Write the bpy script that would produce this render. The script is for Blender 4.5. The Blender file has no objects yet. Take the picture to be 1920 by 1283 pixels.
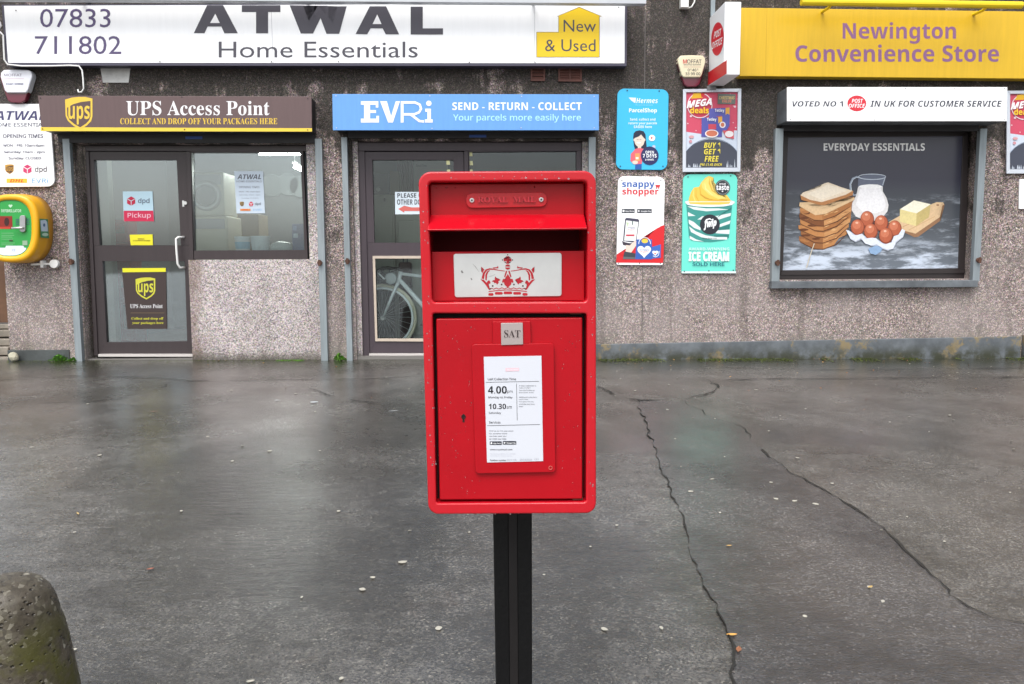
import bpy, bmesh, math, random
from mathutils import Vector, Matrix, noise
random.seed(11)
PI = math.pi
sc = bpy.context.scene
COL = sc.collection
# ------------------------------------------------------------------ camera, sky, sun, exposure
F, D, EYE = 1550.0, 8.36, 1.0
TILT, ROLL, YAW = math.radians(5.845), math.radians(.321), math.radians(2.31)
ct, st = math.cos(TILT), math.sin(TILT)
FWD = Vector((math.sin(YAW) * ct, math.cos(YAW) * ct, -st))
rt0 = Vector((math.cos(YAW), -math.sin(YAW), 0)); dn0 = -rt0.cross(FWD)
RT = math.cos(ROLL) * rt0 + math.sin(ROLL) * dn0
DN = -math.sin(ROLL) * rt0 + math.cos(ROLL) * dn0
CAM = Vector((0, -D, EYE))
cam = bpy.data.cameras.new('camera'); camo = bpy.data.objects.new('camera', cam); COL.objects.link(camo)
M = Matrix((RT, -DN, -FWD)).transposed().to_4x4(); M.translation = CAM
camo.matrix_world = M
cam.sensor_width = 36; cam.lens = F / 1920 * 36; cam.clip_start = .05; cam.clip_end = 500
sc.camera = camo

SUN_EL, SUN_AZ = math.radians(58), math.radians(200)      # azimuth clockwise from +y; behind the camera
w = bpy.data.worlds.new('World'); sc.world = w; w.use_nodes = True
nt = w.node_tree; bg = nt.nodes['Background']
sky = nt.nodes.new('ShaderNodeTexSky'); sky.sky_type = 'NISHITA'; sky.sun_disc = False
sky.sun_elevation = SUN_EL; sky.sun_rotation = SUN_AZ; sky.dust_density = 4; sky.air_density = 1.2
hs = nt.nodes.new('ShaderNodeHueSaturation'); hs.inputs['Saturation'].default_value = .34
nt.links.new(sky.outputs[0], hs.inputs['Color']); nt.links.new(hs.outputs[0], bg.inputs[0])
bg.inputs[1].default_value = .14
sl = bpy.data.lights.new('sun', 'SUN'); sl.energy = 1.0; sl.angle = math.radians(40); sl.color = (1, .985, .96)
so = bpy.data.objects.new('sun', sl); COL.objects.link(so)
sdir = Vector((math.sin(SUN_AZ) * math.cos(SUN_EL), math.cos(SUN_AZ) * math.cos(SUN_EL), math.sin(SUN_EL)))
so.rotation_euler = sdir.to_track_quat('Z', 'Y').to_euler(); so.location = (0, -6, 12)
sc.view_settings.view_transform = 'Standard'; sc.view_settings.look = 'None'
sc.view_settings.exposure = 1.0; sc.view_settings.gamma = 1
sc.cycles.max_bounces = 7; sc.cycles.transparent_max_bounces = 12

# ------------------------------------------------------------------ measuring helpers
def ray(px, py):
    return (px - 960) / F * RT + (py - 641.5) / F * DN + FWD
def U(px, py, y=0.0):                       # a measured point of the photo on the upright plane at depth y
    v = ray(px, py); return CAM + v * ((y + D) / v.y)
def gz(x, y):
    return -.03 - .008 * max(-10, min(10, x)) + .042 * max(-14, min(0, y))
def G(px, py, up=0.0):                      # a measured point on the forecourt
    v = ray(px, py)
    t = (-.03 - EYE - .042 * D) / (v.z + .008 * v.x - .042 * v.y)
    p = CAM + v * t
    return Vector((p.x, p.y, gz(p.x, p.y) + up))

# ------------------------------------------------------------------ materials
def lin(c):
    return tuple((u / 255 / 12.92 if u / 255 <= .04045 else ((u / 255 + .055) / 1.055) ** 2.4) for u in c)
def C(r, g, b, k=.84):
    return tuple(min(.9, u * k) for u in lin((r, g, b)))
MATS = {}
def node(t, typ, **kw):
    n = t.nodes.new(typ)
    for k, v in kw.items():
        if k.startswith('i_'): n.inputs[k[2:].replace('_', ' ')].default_value = v
        else: setattr(n, k, v)
    return n
def mat(name, col, rough=.5, metal=0, spec=.5, coat=0, grime=0, gscale=5.0, bump=0, bscale=60, streak=False, emit=0, trans=0, ior=1.45):
    if name in MATS: return MATS[name]
    m = bpy.data.materials.new(name); m.use_nodes = True; t = m.node_tree; b = t.nodes['Principled BSDF']
    b.inputs['Base Color'].default_value = (*col, 1); b.inputs['Roughness'].default_value = rough
    b.inputs['Metallic'].default_value = metal; b.inputs['Specular IOR Level'].default_value = spec
    b.inputs['Coat Weight'].default_value = coat; b.inputs['Coat Roughness'].default_value = .08
    b.inputs['IOR'].default_value = ior
    if trans: b.inputs['Transmission Weight'].default_value = trans
    if emit:
        b.inputs['Emission Color'].default_value = (*col, 1); b.inputs['Emission Strength'].default_value = emit
    if grime or bump:
        g = node(t, 'ShaderNodeNewGeometry'); mp = node(t, 'ShaderNodeMapping')
        t.links.new(g.outputs['Position'], mp.inputs[0])
        if streak: mp.inputs['Scale'].default_value = (9, 9, .7)
    if grime:
        n = node(t, 'ShaderNodeTexNoise', i_Scale=3.0 if streak else float(gscale), i_Detail=7.0, i_Roughness=.65)
        t.links.new(mp.outputs[0], n.inputs['Vector'])
        r = node(t, 'ShaderNodeMapRange'); r.inputs[1].default_value = .35; r.inputs[2].default_value = .75
        r.inputs[3].default_value = 1; r.inputs[4].default_value = 1 - grime
        t.links.new(n.outputs[0], r.inputs[0])
        mx = node(t, 'ShaderNodeMix', data_type='RGBA', blend_type='MULTIPLY'); mx.inputs[0].default_value = 1
        mx.inputs[6].default_value = (*col, 1); t.links.new(r.outputs[0], mx.inputs[7])
        t.links.new(mx.outputs[2], b.inputs['Base Color'])
    if bump:
        n2 = node(t, 'ShaderNodeTexNoise', i_Scale=bscale, i_Detail=5.0)
        t.links.new(g.outputs['Position'], n2.inputs['Vector'])
        bp = node(t, 'ShaderNodeBump', i_Strength=bump, i_Distance=.01)
        t.links.new(n2.outputs[0], bp.inputs['Height']); t.links.new(bp.outputs[0], b.inputs['Normal'])
    MATS[name] = m
    return m
def flat(c, rough=.45):
    return mat('ink_%d_%d_%d' % tuple(c), C(*c), rough)
def ramp(t, pts, interp='LINEAR'):
    r = node(t, 'ShaderNodeValToRGB'); r.color_ramp.interpolation = interp
    e = r.color_ramp.elements
    while len(e) < len(pts): e.new(.5)
    for el, (p, c) in zip(e, pts): el.position = p; el.color = (*c, 1)
    return r
def mix(t, fac, a, b, mode='MIX'):
    x = node(t, 'ShaderNodeMix', data_type='RGBA', blend_type=mode)
    for i, v in ((0, fac), (6, a), (7, b)):
        if hasattr(v, 'links') or hasattr(v, 'is_linked'): t.links.new(v, x.inputs[i])
        elif i == 0: x.inputs[0].default_value = v
        else: x.inputs[i].default_value = (*v, 1)
    return x.outputs[2]
def math_(t, op, a, b=None, clamp=False):
    n = node(t, 'ShaderNodeMath', operation=op, use_clamp=clamp)
    for i, v in enumerate((a, b)):
        if v is None: continue
        if hasattr(v, 'is_linked'): t.links.new(v, n.inputs[i])
        else: n.inputs[i].default_value = v
    return n.outputs[0]
def mrange(t, v, a, b, c=0, d=1, smooth=True):
    n = node(t, 'ShaderNodeMapRange', interpolation_type='SMOOTHSTEP' if smooth else 'LINEAR')
    t.links.new(v, n.inputs[0])
    for i, q in enumerate((a, b, c, d)): n.inputs[i + 1].default_value = q
    return n.outputs[0]
def pos(t, scale=None):
    g = node(t, 'ShaderNodeNewGeometry')
    if not scale: return g.outputs['Position']
    mp = node(t, 'ShaderNodeMapping'); mp.inputs['Scale'].default_value = scale
    t.links.new(g.outputs['Position'], mp.inputs[0]); return mp.outputs[0]
def noise_(t, vec, scale, detail=4, rough=.55):
    n = node(t, 'ShaderNodeTexNoise', i_Scale=float(scale), i_Detail=float(detail), i_Roughness=rough)
    t.links.new(vec, n.inputs['Vector']); return n.outputs[0]

def pebbledash(name, stops, stain=1.0, tint=(1, 1, 1)):
    m = bpy.data.materials.new(name); m.use_nodes = True; t = m.node_tree; b = t.nodes['Principled BSDF']
    P = pos(t)
    def cells(s):
        v = node(t, 'ShaderNodeTexVoronoi', i_Scale=float(s)); t.links.new(P, v.inputs['Vector'])
        sp = node(t, 'ShaderNodeSeparateColor'); t.links.new(v.outputs['Color'], sp.inputs[0])
        return sp.outputs[0], v.outputs['Distance'], v.outputs['Color']
    a, dist, colr = cells(135)
    a2, _, _ = cells(70)
    s = math_(t, 'ADD', math_(t, 'MULTIPLY', a, .68), math_(t, 'MULTIPLY', a2, .32))
    r = ramp(t, stops); t.links.new(s, r.inputs[0])
    base = r.outputs[0]
    hsv = node(t, 'ShaderNodeMix', data_type='RGBA', blend_type='SOFT_LIGHT'); hsv.inputs[0].default_value = .35
    t.links.new(base, hsv.inputs[6]); t.links.new(colr, hsv.inputs[7]); base = hsv.outputs[2]
    big = noise_(t, P, 1.7, 5, .6)
    base = mix(t, mrange(t, big, .3, .7, .0, .3), base, (.075, .062, .055))
    if stain:
        sep = node(t, 'ShaderNodeSeparateXYZ'); t.links.new(P, sep.inputs[0]); x, z = sep.outputs[0], sep.outputs[2]
        st_ = noise_(t, pos(t, (5.5, 5.5, .55)), 1.1, 6, .62)
        blot = noise_(t, pos(t, (1.6, 1.6, 1.6)), 1.6, 6, .65)
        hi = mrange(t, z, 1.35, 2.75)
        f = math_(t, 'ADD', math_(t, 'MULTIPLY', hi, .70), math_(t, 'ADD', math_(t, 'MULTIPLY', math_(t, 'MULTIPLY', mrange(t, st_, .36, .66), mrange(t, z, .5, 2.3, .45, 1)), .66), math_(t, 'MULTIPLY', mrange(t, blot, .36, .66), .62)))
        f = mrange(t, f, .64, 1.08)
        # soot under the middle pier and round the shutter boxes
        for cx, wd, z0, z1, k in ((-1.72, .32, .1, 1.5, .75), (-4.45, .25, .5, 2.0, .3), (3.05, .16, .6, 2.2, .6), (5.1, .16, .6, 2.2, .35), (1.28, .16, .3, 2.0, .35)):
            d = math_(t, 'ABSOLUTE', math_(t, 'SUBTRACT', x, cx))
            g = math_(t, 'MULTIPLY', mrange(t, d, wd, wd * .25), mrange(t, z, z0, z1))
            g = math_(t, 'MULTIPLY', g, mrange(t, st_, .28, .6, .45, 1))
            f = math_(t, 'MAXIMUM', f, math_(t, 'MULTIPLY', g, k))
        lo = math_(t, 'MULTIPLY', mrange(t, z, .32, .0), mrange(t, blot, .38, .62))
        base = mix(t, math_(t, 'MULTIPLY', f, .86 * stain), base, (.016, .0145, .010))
        base = mix(t, math_(t, 'MULTIPLY', lo, .75), base, (.045, .052, .025))
        base = mix(t, math_(t, 'MULTIPLY', mrange(t, z, 1.5, .35), mrange(t, big, .3, .62, .06, .30)), base, (.52, .46, .44))
        # damp brown runs low on the wall
        st2 = noise_(t, pos(t, (4.0, 4.0, .3)), 1.7, 4, .5)
        run = math_(t, 'MULTIPLY', mrange(t, st2, .52, .68), mrange(t, z, 1.3, .6))
        base = mix(t, math_(t, 'MULTIPLY', run, .35), base, (.06, .048, .044))
    else:
        sep = node(t, 'ShaderNodeSeparateXYZ'); t.links.new(P, sep.inputs[0])
        rx = U(357, 580, .012).x; ns = noise_(t, pos(t, (7, 7, 2.2)), 1.3, 5, .6)
        e1 = math_(t, 'ADD', math_(t, 'SUBTRACT', sep.outputs[0], rx), math_(t, 'MULTIPLY', math_(t, 'SUBTRACT', ns, .5), .45))
        base = mix(t, math_(t, 'MULTIPLY', mrange(t, e1, .20, .0), .5), base, (.11, .05, .028))
        base = mix(t, math_(t, 'MULTIPLY', mrange(t, math_(t, 'ADD', sep.outputs[2], math_(t, 'MULTIPLY', ns, .12)), .16, .05), .75), base, (.05, .045, .03))
    t.links.new(base, b.inputs['Base Color'])
    b.inputs['Roughness'].default_value = .55; b.inputs['Specular IOR Level'].default_value = .35
    bp = node(t, 'ShaderNodeBump', i_Strength=.9, i_Distance=.006); bp.invert = True
    t.links.new(dist, bp.inputs['Height']); t.links.new(bp.outputs[0], b.inputs['Normal'])
    return m
M_WALL = pebbledash('pebbledash', [(.16, (.055, .044, .040)), (.4, (.165, .130, .118)), (.6, (.285, .232, .214)), (.75, (.42, .355, .33)), (.88, (.72, .65, .62))])
M_INFILL = pebbledash('pale_pebbledash', [(.12, (.17, .125, .12)), (.36, (.37, .315, .31)), (.6, (.50, .45, .445)), (.85, (.74, .70, .695))], stain=0)

def tarmac(name, tone=1.0, blue=0.0, shift=0.0):
    m = bpy.data.materials.new(name); m.use_nodes = True; t = m.node_tree; b = t.nodes['Principled BSDF']
    P = pos(t); sep = node(t, 'ShaderNodeSeparateXYZ'); t.links.new(P, sep.inputs[0]); y = sep.outputs[1]
    v = node(t, 'ShaderNodeTexVoronoi', i_Scale=150.0); t.links.new(P, v.inputs['Vector'])
    sp = node(t, 'ShaderNodeSeparateColor'); t.links.new(v.outputs['Color'], sp.inputs[0])
    big = noise_(t, P, .5, 4, .55); mid = noise_(t, P, 1.9, 7, .68); sml = noise_(t, P, 11, 6, .7)
    tn = math_(t, 'ADD', math_(t, 'MULTIPLY', mrange(t, big, .34, .66), .45), math_(t, 'ADD', math_(t, 'MULTIPLY', mrange(t, mid, .32, .68), .4), math_(t, 'MULTIPLY', mrange(t, sml, .3, .7), .25)))
    k = tone
    r = ramp(t, [(.0, (.015 * k, .013 * k, .0098 * k)), (.42, (.046 * k, .043 * k, (.037 + blue) * k)), (1, (.128 * k, .123 * k, (.115 + blue) * k))])
    t.links.new(tn, r.inputs[0])
    g = ramp(t, [(0, (.38, .38, .38)), (.6, (.95, .95, .95)), (.96, (1.45, 1.42, 1.36)), (1, (2.7, 2.65, 2.5))]); t.links.new(sp.outputs[0], g.inputs[0])
    base = mix(t, 1.0, r.outputs[0], g.outputs[0], 'MULTIPLY')
    rust = noise_(t, pos(t, (1, 1, 1)), 1.1, 8, .75)
    base = mix(t, mrange(t, rust, .60, .74, 0, .4), base, (.070, .042, .026))
    edge = math_(t, 'ADD', y, math_(t, 'MULTIPLY', math_(t, 'SUBTRACT', mid, .5), .9))
    base = mix(t, mrange(t, edge, -.75, -.2, 0, .75), base, (.019, .021, .010))
    t.links.new(base, b.inputs['Base Color'])
    wet = mrange(t, noise_(t, P, .8, 5, .6), .33, .67)
    t.links.new(math_(t, 'ADD', math_(t, 'MULTIPLY', wet, -.17), math_(t, 'ADD', math_(t, 'MULTIPLY', sml, .22), .20)), b.inputs['Roughness'])
    b.inputs['Specular IOR Level'].default_value = .75
    near = mrange(t, y, -2.6, -5.2)
    fine = noise_(t, P, 190, 2, .6); coarse = noise_(t, P, 55, 4, .65); rip = noise_(t, pos(t, (7, 24, 1)), 1.0, 4, .6)
    h = math_(t, 'ADD', math_(t, 'MULTIPLY', fine, .3), math_(t, 'MULTIPLY', v.outputs['Distance'], .28))
    h = math_(t, 'ADD', h, math_(t, 'MULTIPLY', coarse, math_(t, 'ADD', .35, math_(t, 'MULTIPLY', near, .9))))
    h = math_(t, 'ADD', h, math_(t, 'MULTIPLY', math_(t, 'MULTIPLY', near, rip), 1.8))
    h = math_(t, 'ADD', h, math_(t, 'MULTIPLY', sml, .9))
    bp = node(t, 'ShaderNodeBump', i_Distance=.0065)
    t.links.new(math_(t, 'SUBTRACT', .72, math_(t, 'MULTIPLY', wet, .38)), bp.inputs['Strength'])
    t.links.new(h, bp.inputs['Height']); t.links.new(bp.outputs[0], b.inputs['Normal'])
    hf = math_(t, 'ADD', math_(t, 'MULTIPLY', math_(t, 'MULTIPLY', near, rip), 2.4), math_(t, 'ADD', math_(t, 'MULTIPLY', sml, .55), math_(t, 'MULTIPLY', coarse, math_(t, 'ADD', .10, math_(t, 'MULTIPLY', near, .5)))))
    bf = node(t, 'ShaderNodeBump', i_Strength=.5, i_Distance=.0055); t.links.new(hf, bf.inputs['Height']); t.links.new(bf.outputs[0], b.inputs['Coat Normal'])
    t.links.new(math_(t, 'ADD', .38, math_(t, 'MULTIPLY', wet, .50)), b.inputs['Coat Weight'])
    t.links.new(math_(t, 'ADD', .13, math_(t, 'MULTIPLY', mid, .22)), b.inputs['Coat Roughness']); b.inputs['Coat IOR'].default_value = 1.42
    return m
M_TAR = tarmac('wet_tarmac'); M_PATCH = tarmac('wet_tarmac_patch', .74, .006)
M_CRACK = mat('crack', (.016, .015, .012), .5, bump=.6, bscale=80)
M_RED = mat('postbox_red', (.47, .0045, .013), .24, spec=.34, coat=.28, grime=.10, bump=.02, bscale=220)
M_REDD = mat('postbox_red_door', (.39, .0026, .009), .32, spec=.24, coat=.06, grime=.16, bump=.02, bscale=220)
M_BLACK = mat('black_paint', (.004, .004, .0043), .42, spec=.22, grime=.5, bump=.15, bscale=90)
M_GAP = mat('dark_gap', (.006, .004, .004), .8)
M_STEEL = mat('brushed_plate', (.62, .63, .62), .42, metal=.75, grime=.22, bump=.02, bscale=300)
M_GALV = mat('galvanised', (.27, .31, .33), .42, metal=.25, grime=.3, streak=True, bump=.03, bscale=120)
M_FRAME = mat('brown_aluminium', (.040, .030, .032), .38, grime=.15, streak=True)
M_DARK = mat('dark_box', (.022, .021, .023), .5, grime=.3)
M_GREY = mat('grey_paint', (.145, .162, .178), .5, grime=.6, bump=.05)
M_WHITE = mat('white_panel', (.86, .87, .885), .35, grime=.05, streak=True)
M_RUST = mat('rusty_lock', (.10, .045, .028), .7, bump=.5, grime=.5)
M_WPLAS = mat('white_plastic', (.78, .78, .76), .4, grime=.12)

def glass(name, refl, tint, veil=.0):
    m = bpy.data.materials.new(name); m.use_nodes = True; t = m.node_tree
    for n in list(t.nodes): t.nodes.remove(n)
    out = node(t, 'ShaderNodeOutputMaterial'); tr = node(t, 'ShaderNodeBsdfTransparent'); gl = node(t, 'ShaderNodeBsdfGlossy')
    tr.inputs[0].default_value = (*tint, 1); gl.inputs['Roughness'].default_value = .03; gl.inputs[0].default_value = (.9, .95, 1, 1)
    fr = node(t, 'ShaderNodeFresnel', i_IOR=1.5); P = pos(t)
    n = noise_(t, pos(t, (1.2, 1, 1.2)), .8, 2, .4)
    bp = node(t, 'ShaderNodeBump', i_Strength=.12, i_Distance=.02); t.links.new(n, bp.inputs['Height']); t.links.new(bp.outputs[0], gl.inputs['Normal'])
    m1 = node(t, 'ShaderNodeMixShader'); t.links.new(math_(t, 'ADD', fr.outputs[0], refl, True), m1.inputs[0])
    t.links.new(tr.outputs[0], m1.inputs[1]); t.links.new(gl.outputs[0], m1.inputs[2])
    df = node(t, 'ShaderNodeBsdfDiffuse'); df.inputs[0].default_value = (.55, .6, .6, 1)
    m2 = node(t, 'ShaderNodeMixShader'); dirt = noise_(t, pos(t, (6, 6, 1)), 1.2, 5)
    t.links.new(mrange(t, dirt, .3, .7, veil * .5, veil), m2.inputs[0])
    t.links.new(m1.outputs[0], m2.inputs[1]); t.links.new(df.outputs[0], m2.inputs[2]); t.links.new(m2.outputs[0], out.inputs[0])
    return m
M_GLASS = glass('shop_glass', .10, (.84, .90, .90), .02)
M_GLASS2 = glass('door_glass', .0, (.93, .97, .96), .004)

# ------------------------------------------------------------------ object helpers
def tag(o, label=None, cat=None, group=None, kind=None):
    for k, v in (('label', label), ('category', cat), ('group', group), ('kind', kind)):
        if v: o[k] = v
    return o
def thing(name, loc, label, cat, group=None):
    o = bpy.data.objects.new(name, None); COL.objects.link(o); o.location = loc; o.empty_display_size = .1
    return tag(o, label, cat, group)
def base_of(p):
    while p.parent: p = p.parent
    return Vector(p.location)
def obj(name, bm, m, parent=None, bevel=0, seg=2, smooth=False, origin=None):
    off = base_of(parent) if parent else (Vector(origin) if origin else Vector())
    bmesh.ops.recalc_face_normals(bm, faces=bm.faces[:])
    bmesh.ops.translate(bm, verts=bm.verts[:], vec=-off)
    me = bpy.data.meshes.new(name); bm.to_mesh(me); bm.free()
    for q in (m if isinstance(m, (list, tuple)) else [m]): me.materials.append(q)
    o = bpy.data.objects.new(name, me); COL.objects.link(o)
    if parent: o.parent = parent
    elif origin: o.location = off
    if smooth or bevel:
        for p in me.polygons: p.use_smooth = True
    if bevel:
        b = o.modifiers.new('bevel', 'BEVEL'); b.width = bevel; b.segments = seg; b.limit_method = 'ANGLE'; b.angle_limit = math.radians(35); b.harden_normals = True
    return o
def struct(name, bm, m, kind='structure'):
    o = obj(name, bm, m); o['kind'] = kind; return o
def box(bm, x0, x1, y0, y1, z0, z1):
    v = [bm.verts.new(p) for p in ((x0, y0, z0), (x1, y0, z0), (x1, y1, z0), (x0, y1, z0), (x0, y0, z1), (x1, y0, z1), (x1, y1, z1), (x0, y1, z1))]
    for f in ((0, 3, 2, 1), (4, 5, 6, 7), (0, 1, 5, 4), (1, 2, 6, 5), (2, 3, 7, 6), (3, 0, 4, 7)): bm.faces.new([v[i] for i in f])
def B(*a):
    bm = bmesh.new(); box(bm, *a); return bm
def prism(bm, pts, dvec):                    # outline (3D, one plane) pushed along dvec
    n = len(pts); a = [bm.verts.new(p) for p in pts]; b = [bm.verts.new(Vector(p) + Vector(dvec)) for p in pts]
    bm.faces.new(a); bm.faces.new(b[::-1])
    for i in range(n): bm.faces.new((a[i], b[i], b[(i + 1) % n], a[(i + 1) % n]))
def tube(bm, pts, r, n=8, closed=False):
    pts = [Vector(p) for p in pts]; rings = []
    for i, p in enumerate(pts):
        if closed: d = (pts[(i + 1) % len(pts)] - pts[i - 1])
        else: d = pts[min(i + 1, len(pts) - 1)] - pts[max(i - 1, 0)]
        d.normalize(); a = d.orthogonal().normalized()
        ref = Vector((0, 1, 0))
        if abs(d.dot(ref)) < .95: a = d.cross(ref).normalized()
        b = d.cross(a); rr = r[i] if isinstance(r, (list, tuple)) else r
        rings.append([bm.verts.new(p + rr * (math.cos(2 * PI * k / n) * a + math.sin(2 * PI * k / n) * b)) for k in range(n)])
    m = len(rings)
    for i in range(m if closed else m - 1):
        for k in range(n): bm.faces.new((rings[i][k], rings[i][(k + 1) % n], rings[(i + 1) % m][(k + 1) % n], rings[(i + 1) % m][k]))
    if not closed: bm.faces.new(rings[0]); bm.faces.new(rings[-1])
def disc(bm, c, r, axis, h, n=20):           # short cylinder
    axis = Vector(axis).normalized(); a = axis.orthogonal().normalized(); b = axis.cross(a)
    prism(bm, [Vector(c) + r * (math.cos(2 * PI * k / n) * a + math.sin(2 * PI * k / n) * b) for k in range(n)], axis * h)
def lathe(bm, c, prof, n=24):                # profile of (radius, height) round z
    rings = [[bm.verts.new((c[0] + r * math.cos(2 * PI * k / n), c[1] + r * math.sin(2 * PI * k / n), c[2] + h)) for k in range(n)] for r, h in prof]
    for i in range(len(rings) - 1):
        for k in range(n): bm.faces.new((rings[i][k], rings[i][(k + 1) % n], rings[i + 1][(k + 1) % n], rings[i + 1][k]))
    bm.faces.new(rings[0]); bm.faces.new(rings[-1])
def rrect(x0, y0, x1, y1, r, n=6, r2=None):  # rounded outline in photo measure; r2 for the lower corners
    out = []; r2 = r if r2 is None else r2
    for cx, cy, a0, q in ((x1 - r, y0 + r, -90, r), (x1 - r2, y1 - r2, 0, r2), (x0 + r2, y1 - r2, 90, r2), (x0 + r, y0 + r, 180, r)):
        for i in range(n + 1):
            a = math.radians(a0 + 90 * i / n); out.append((cx + q * math.cos(a), cy + q * math.sin(a)))
    return out
def quadmap(q, pts, box_):                   # pts in box_ carried into the four measured corners q (TL,TR,BR,BL)
    x0, y0, x1, y1 = box_; o = []
    for x, y in pts:
        u, v = (x - x0) / (x1 - x0), (y - y0) / (y1 - y0)
        o.append(tuple((1 - v) * ((1 - u) * q[0][i] + u * q[1][i]) + v * ((1 - u) * q[3][i] + u * q[2][i]) for i in (0, 1)))
    return o
def frontbox(x0, y0, x1, y1, yf, yb=0.0):    # a box whose front face at depth yf has these measured edges
    a, b, c = U(x0, (y0 + y1) / 2, yf), U(x1, (y0 + y1) / 2, yf), None
    mx = (x0 + x1) / 2
    return B(a.x, b.x, yf, yb, U(mx, y1, yf).z, U(mx, y0, yf).z)

STY = {'serif': (0x1D400, 0x1D41A, 0x1D7CE), 'bold': (0x1D5D4, 0x1D5EE, 0x1D7EC), 'sans': (0x1D5A0, 0x1D5BA, 0x1D7E2), 'boldit': (0x1D63C, 0x1D656, 0x1D7EC)}
def restyle(s, st):
    if st not in STY: return s
    u, l, d = STY[st]; r = ''
    for ch in s:
        if 'A' <= ch <= 'Z': r += chr(u + ord(ch) - 65)
        elif 'a' <= ch <= 'z': r += chr(l + ord(ch) - 97)
        elif ch.isdigit(): r += chr(d + ord(ch) - 48)
        else: r += ch
    return r
TEXT = bpy.data.objects.new('t', bpy.data.curves.new('t', 'FONT')); TEXT.data.resolution_u = 3
def text_mesh(s, st, off, shear):
    cu = TEXT.data; cu.body = restyle(s, st); cu.offset = off; cu.shear = shear
    return bpy.data.meshes.new_from_object(TEXT)
class Art:                                   # flat printed shapes laid on a panel, in measured coordinates
    def __init__(s, y, tf=(0, 0, 1), fn=None, start=0):
        s.y, s.tf, s.fn, s.n, s.bm, s.mats = y, tf, fn, start, bmesh.new(), []
    def P(s, x, y):
        ox, oy, k = s.tf
        d = s.y - .0012 - s.n * s.step
        return s.fn(ox + x / k, oy + y / k, .0012 + s.n * s.step) if s.fn else U(ox + x / k, oy + y / k, d)
    grain = False; step = .00014
    def mi(s, c):
        m = c if not isinstance(c, tuple) else mat('photo_%d_%d_%d' % c, C(*c, k=.95), .3, grime=.2, gscale=45) if s.grain else flat(c)
        if m not in s.mats: s.mats.append(m)
        return s.mats.index(m)
    def poly(s, pts, c):
        f = s.bm.faces.new([s.bm.verts.new(s.P(*p)) for p in pts]); f.material_index = s.mi(c); s.n += 1
        if len(pts) > 4: bmesh.ops.triangulate(s.bm, faces=[f])
        return s
    def rect(s, x0, y0, x1, y1, c): return s.poly([(x0, y0), (x1, y0), (x1, y1), (x0, y1)], c)
    def rr(s, x0, y0, x1, y1, r, c): return s.poly(rrect(x0, y0, x1, y1, r, 4), c)
    def ell(s, cx, cy, rx, ry, c, n=24, a0=0, a1=360):
        pts = [(cx + rx * math.cos(math.radians(a0 + (a1 - a0) * i / n)), cy + ry * math.sin(math.radians(a0 + (a1 - a0) * i / n))) for i in range(n + (a1 - a0 < 360))]
        return s.poly(pts, c)
    def stroke(s, pts, wd, c):
        L = []; R_ = []
        for i, p in enumerate(pts):
            a = pts[max(0, i - 1)]; b = pts[min(len(pts) - 1, i + 1)]; dx, dy = b[0] - a[0], b[1] - a[1]; l = math.hypot(dx, dy) or 1
            q = (wd[i] if isinstance(wd, (list, tuple)) else wd) / 2
            L.append((p[0] - dy / l * q, p[1] + dx / l * q)); R_.append((p[0] + dy / l * q, p[1] - dx / l * q))
        k = s.mi(c)
        for i in range(len(pts) - 1):
            f = s.bm.faces.new([s.bm.verts.new(s.P(*p)) for p in (L[i], L[i + 1], R_[i + 1], R_[i])]); f.material_index = k
        s.n += 1; return s
    def ring(s, cx, cy, rx, ry, wd, c, a0=0, a1=360, n=32):
        return s.stroke([(cx + rx * math.cos(math.radians(a0 + (a1 - a0) * i / n)), cy + ry * math.sin(math.radians(a0 + (a1 - a0) * i / n))) for i in range(n + 1)], wd, c)
    def text(s, body, x0, y0, x1, y1, c, st='reg', off=0, shear=0, quad=None, solid=0):
        me = text_mesh(body, st, off, shear)
        xs = [v.co.x for v in me.vertices]; ys = [v.co.y for v in me.vertices]
        ax, bx_, ay, by = min(xs), max(xs), min(ys), max(ys); k = s.mi(c); vs = []
        for v in me.vertices:
            u, t_ = (v.co.x - ax) / (bx_ - ax), (by - v.co.y) / (by - ay)
            if quad:
                p = quadmap(quad, [(u, t_)], (0, 0, 1, 1))[0]
            else: p = (x0 + u * (x1 - x0), y0 + t_ * (y1 - y0))
            vs.append(s.bm.verts.new(s.P(*p)))
        fs = []
        for pl in me.polygons:
            try: f = s.bm.faces.new([vs[i] for i in pl.vertices]); f.material_index = k; fs.append(f)
            except ValueError: pass
        if solid:
            r = bmesh.ops.extrude_face_region(s.bm, geom=fs)
            bmesh.ops.translate(s.bm, verts=[g for g in r['geom'] if isinstance(g, bmesh.types.BMVert)], vec=(0, -solid, 0))
        bpy.data.meshes.remove(me); s.n += 1; return s
    def build(s, name, parent):
        return obj(name, s.bm, s.mats, parent)

# ------------------------------------------------------------------ the setting: ground
bm = bmesh.new()
XS = [-90, -40, -20, -10] + [i for i in range(-8, 9, 2)] + [10, 20, 40, 90]
YS = [-90, -40, -20, -14] + [-12, -10, -8, -6, -4, -2, 0, 3, 10, 40, 90]
vv = [[bm.verts.new((x, y, gz(x, y))) for x in XS] for y in YS]
for j in range(len(YS) - 1):
    for i in range(len(XS) - 1): bm.faces.new((vv[j][i], vv[j][i + 1], vv[j + 1][i + 1], vv[j + 1][i]))
struct('forecourt', bm, M_TAR)
LC = [(1195, 750), (1225, 830), (1250, 905), (1270, 955), (1290, 1000), (1300, 1050), (1330, 1110), (1355, 1160), (1375, 1220), (1385, 1300)]
RC = [(1280, 755), (1330, 780), (1390, 800), (1420, 840), (1480, 885), (1560, 930), (1630, 970), (1690, 1025), (1760, 1090), (1810, 1140), (1850, 1160), (1930, 1172)]
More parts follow.
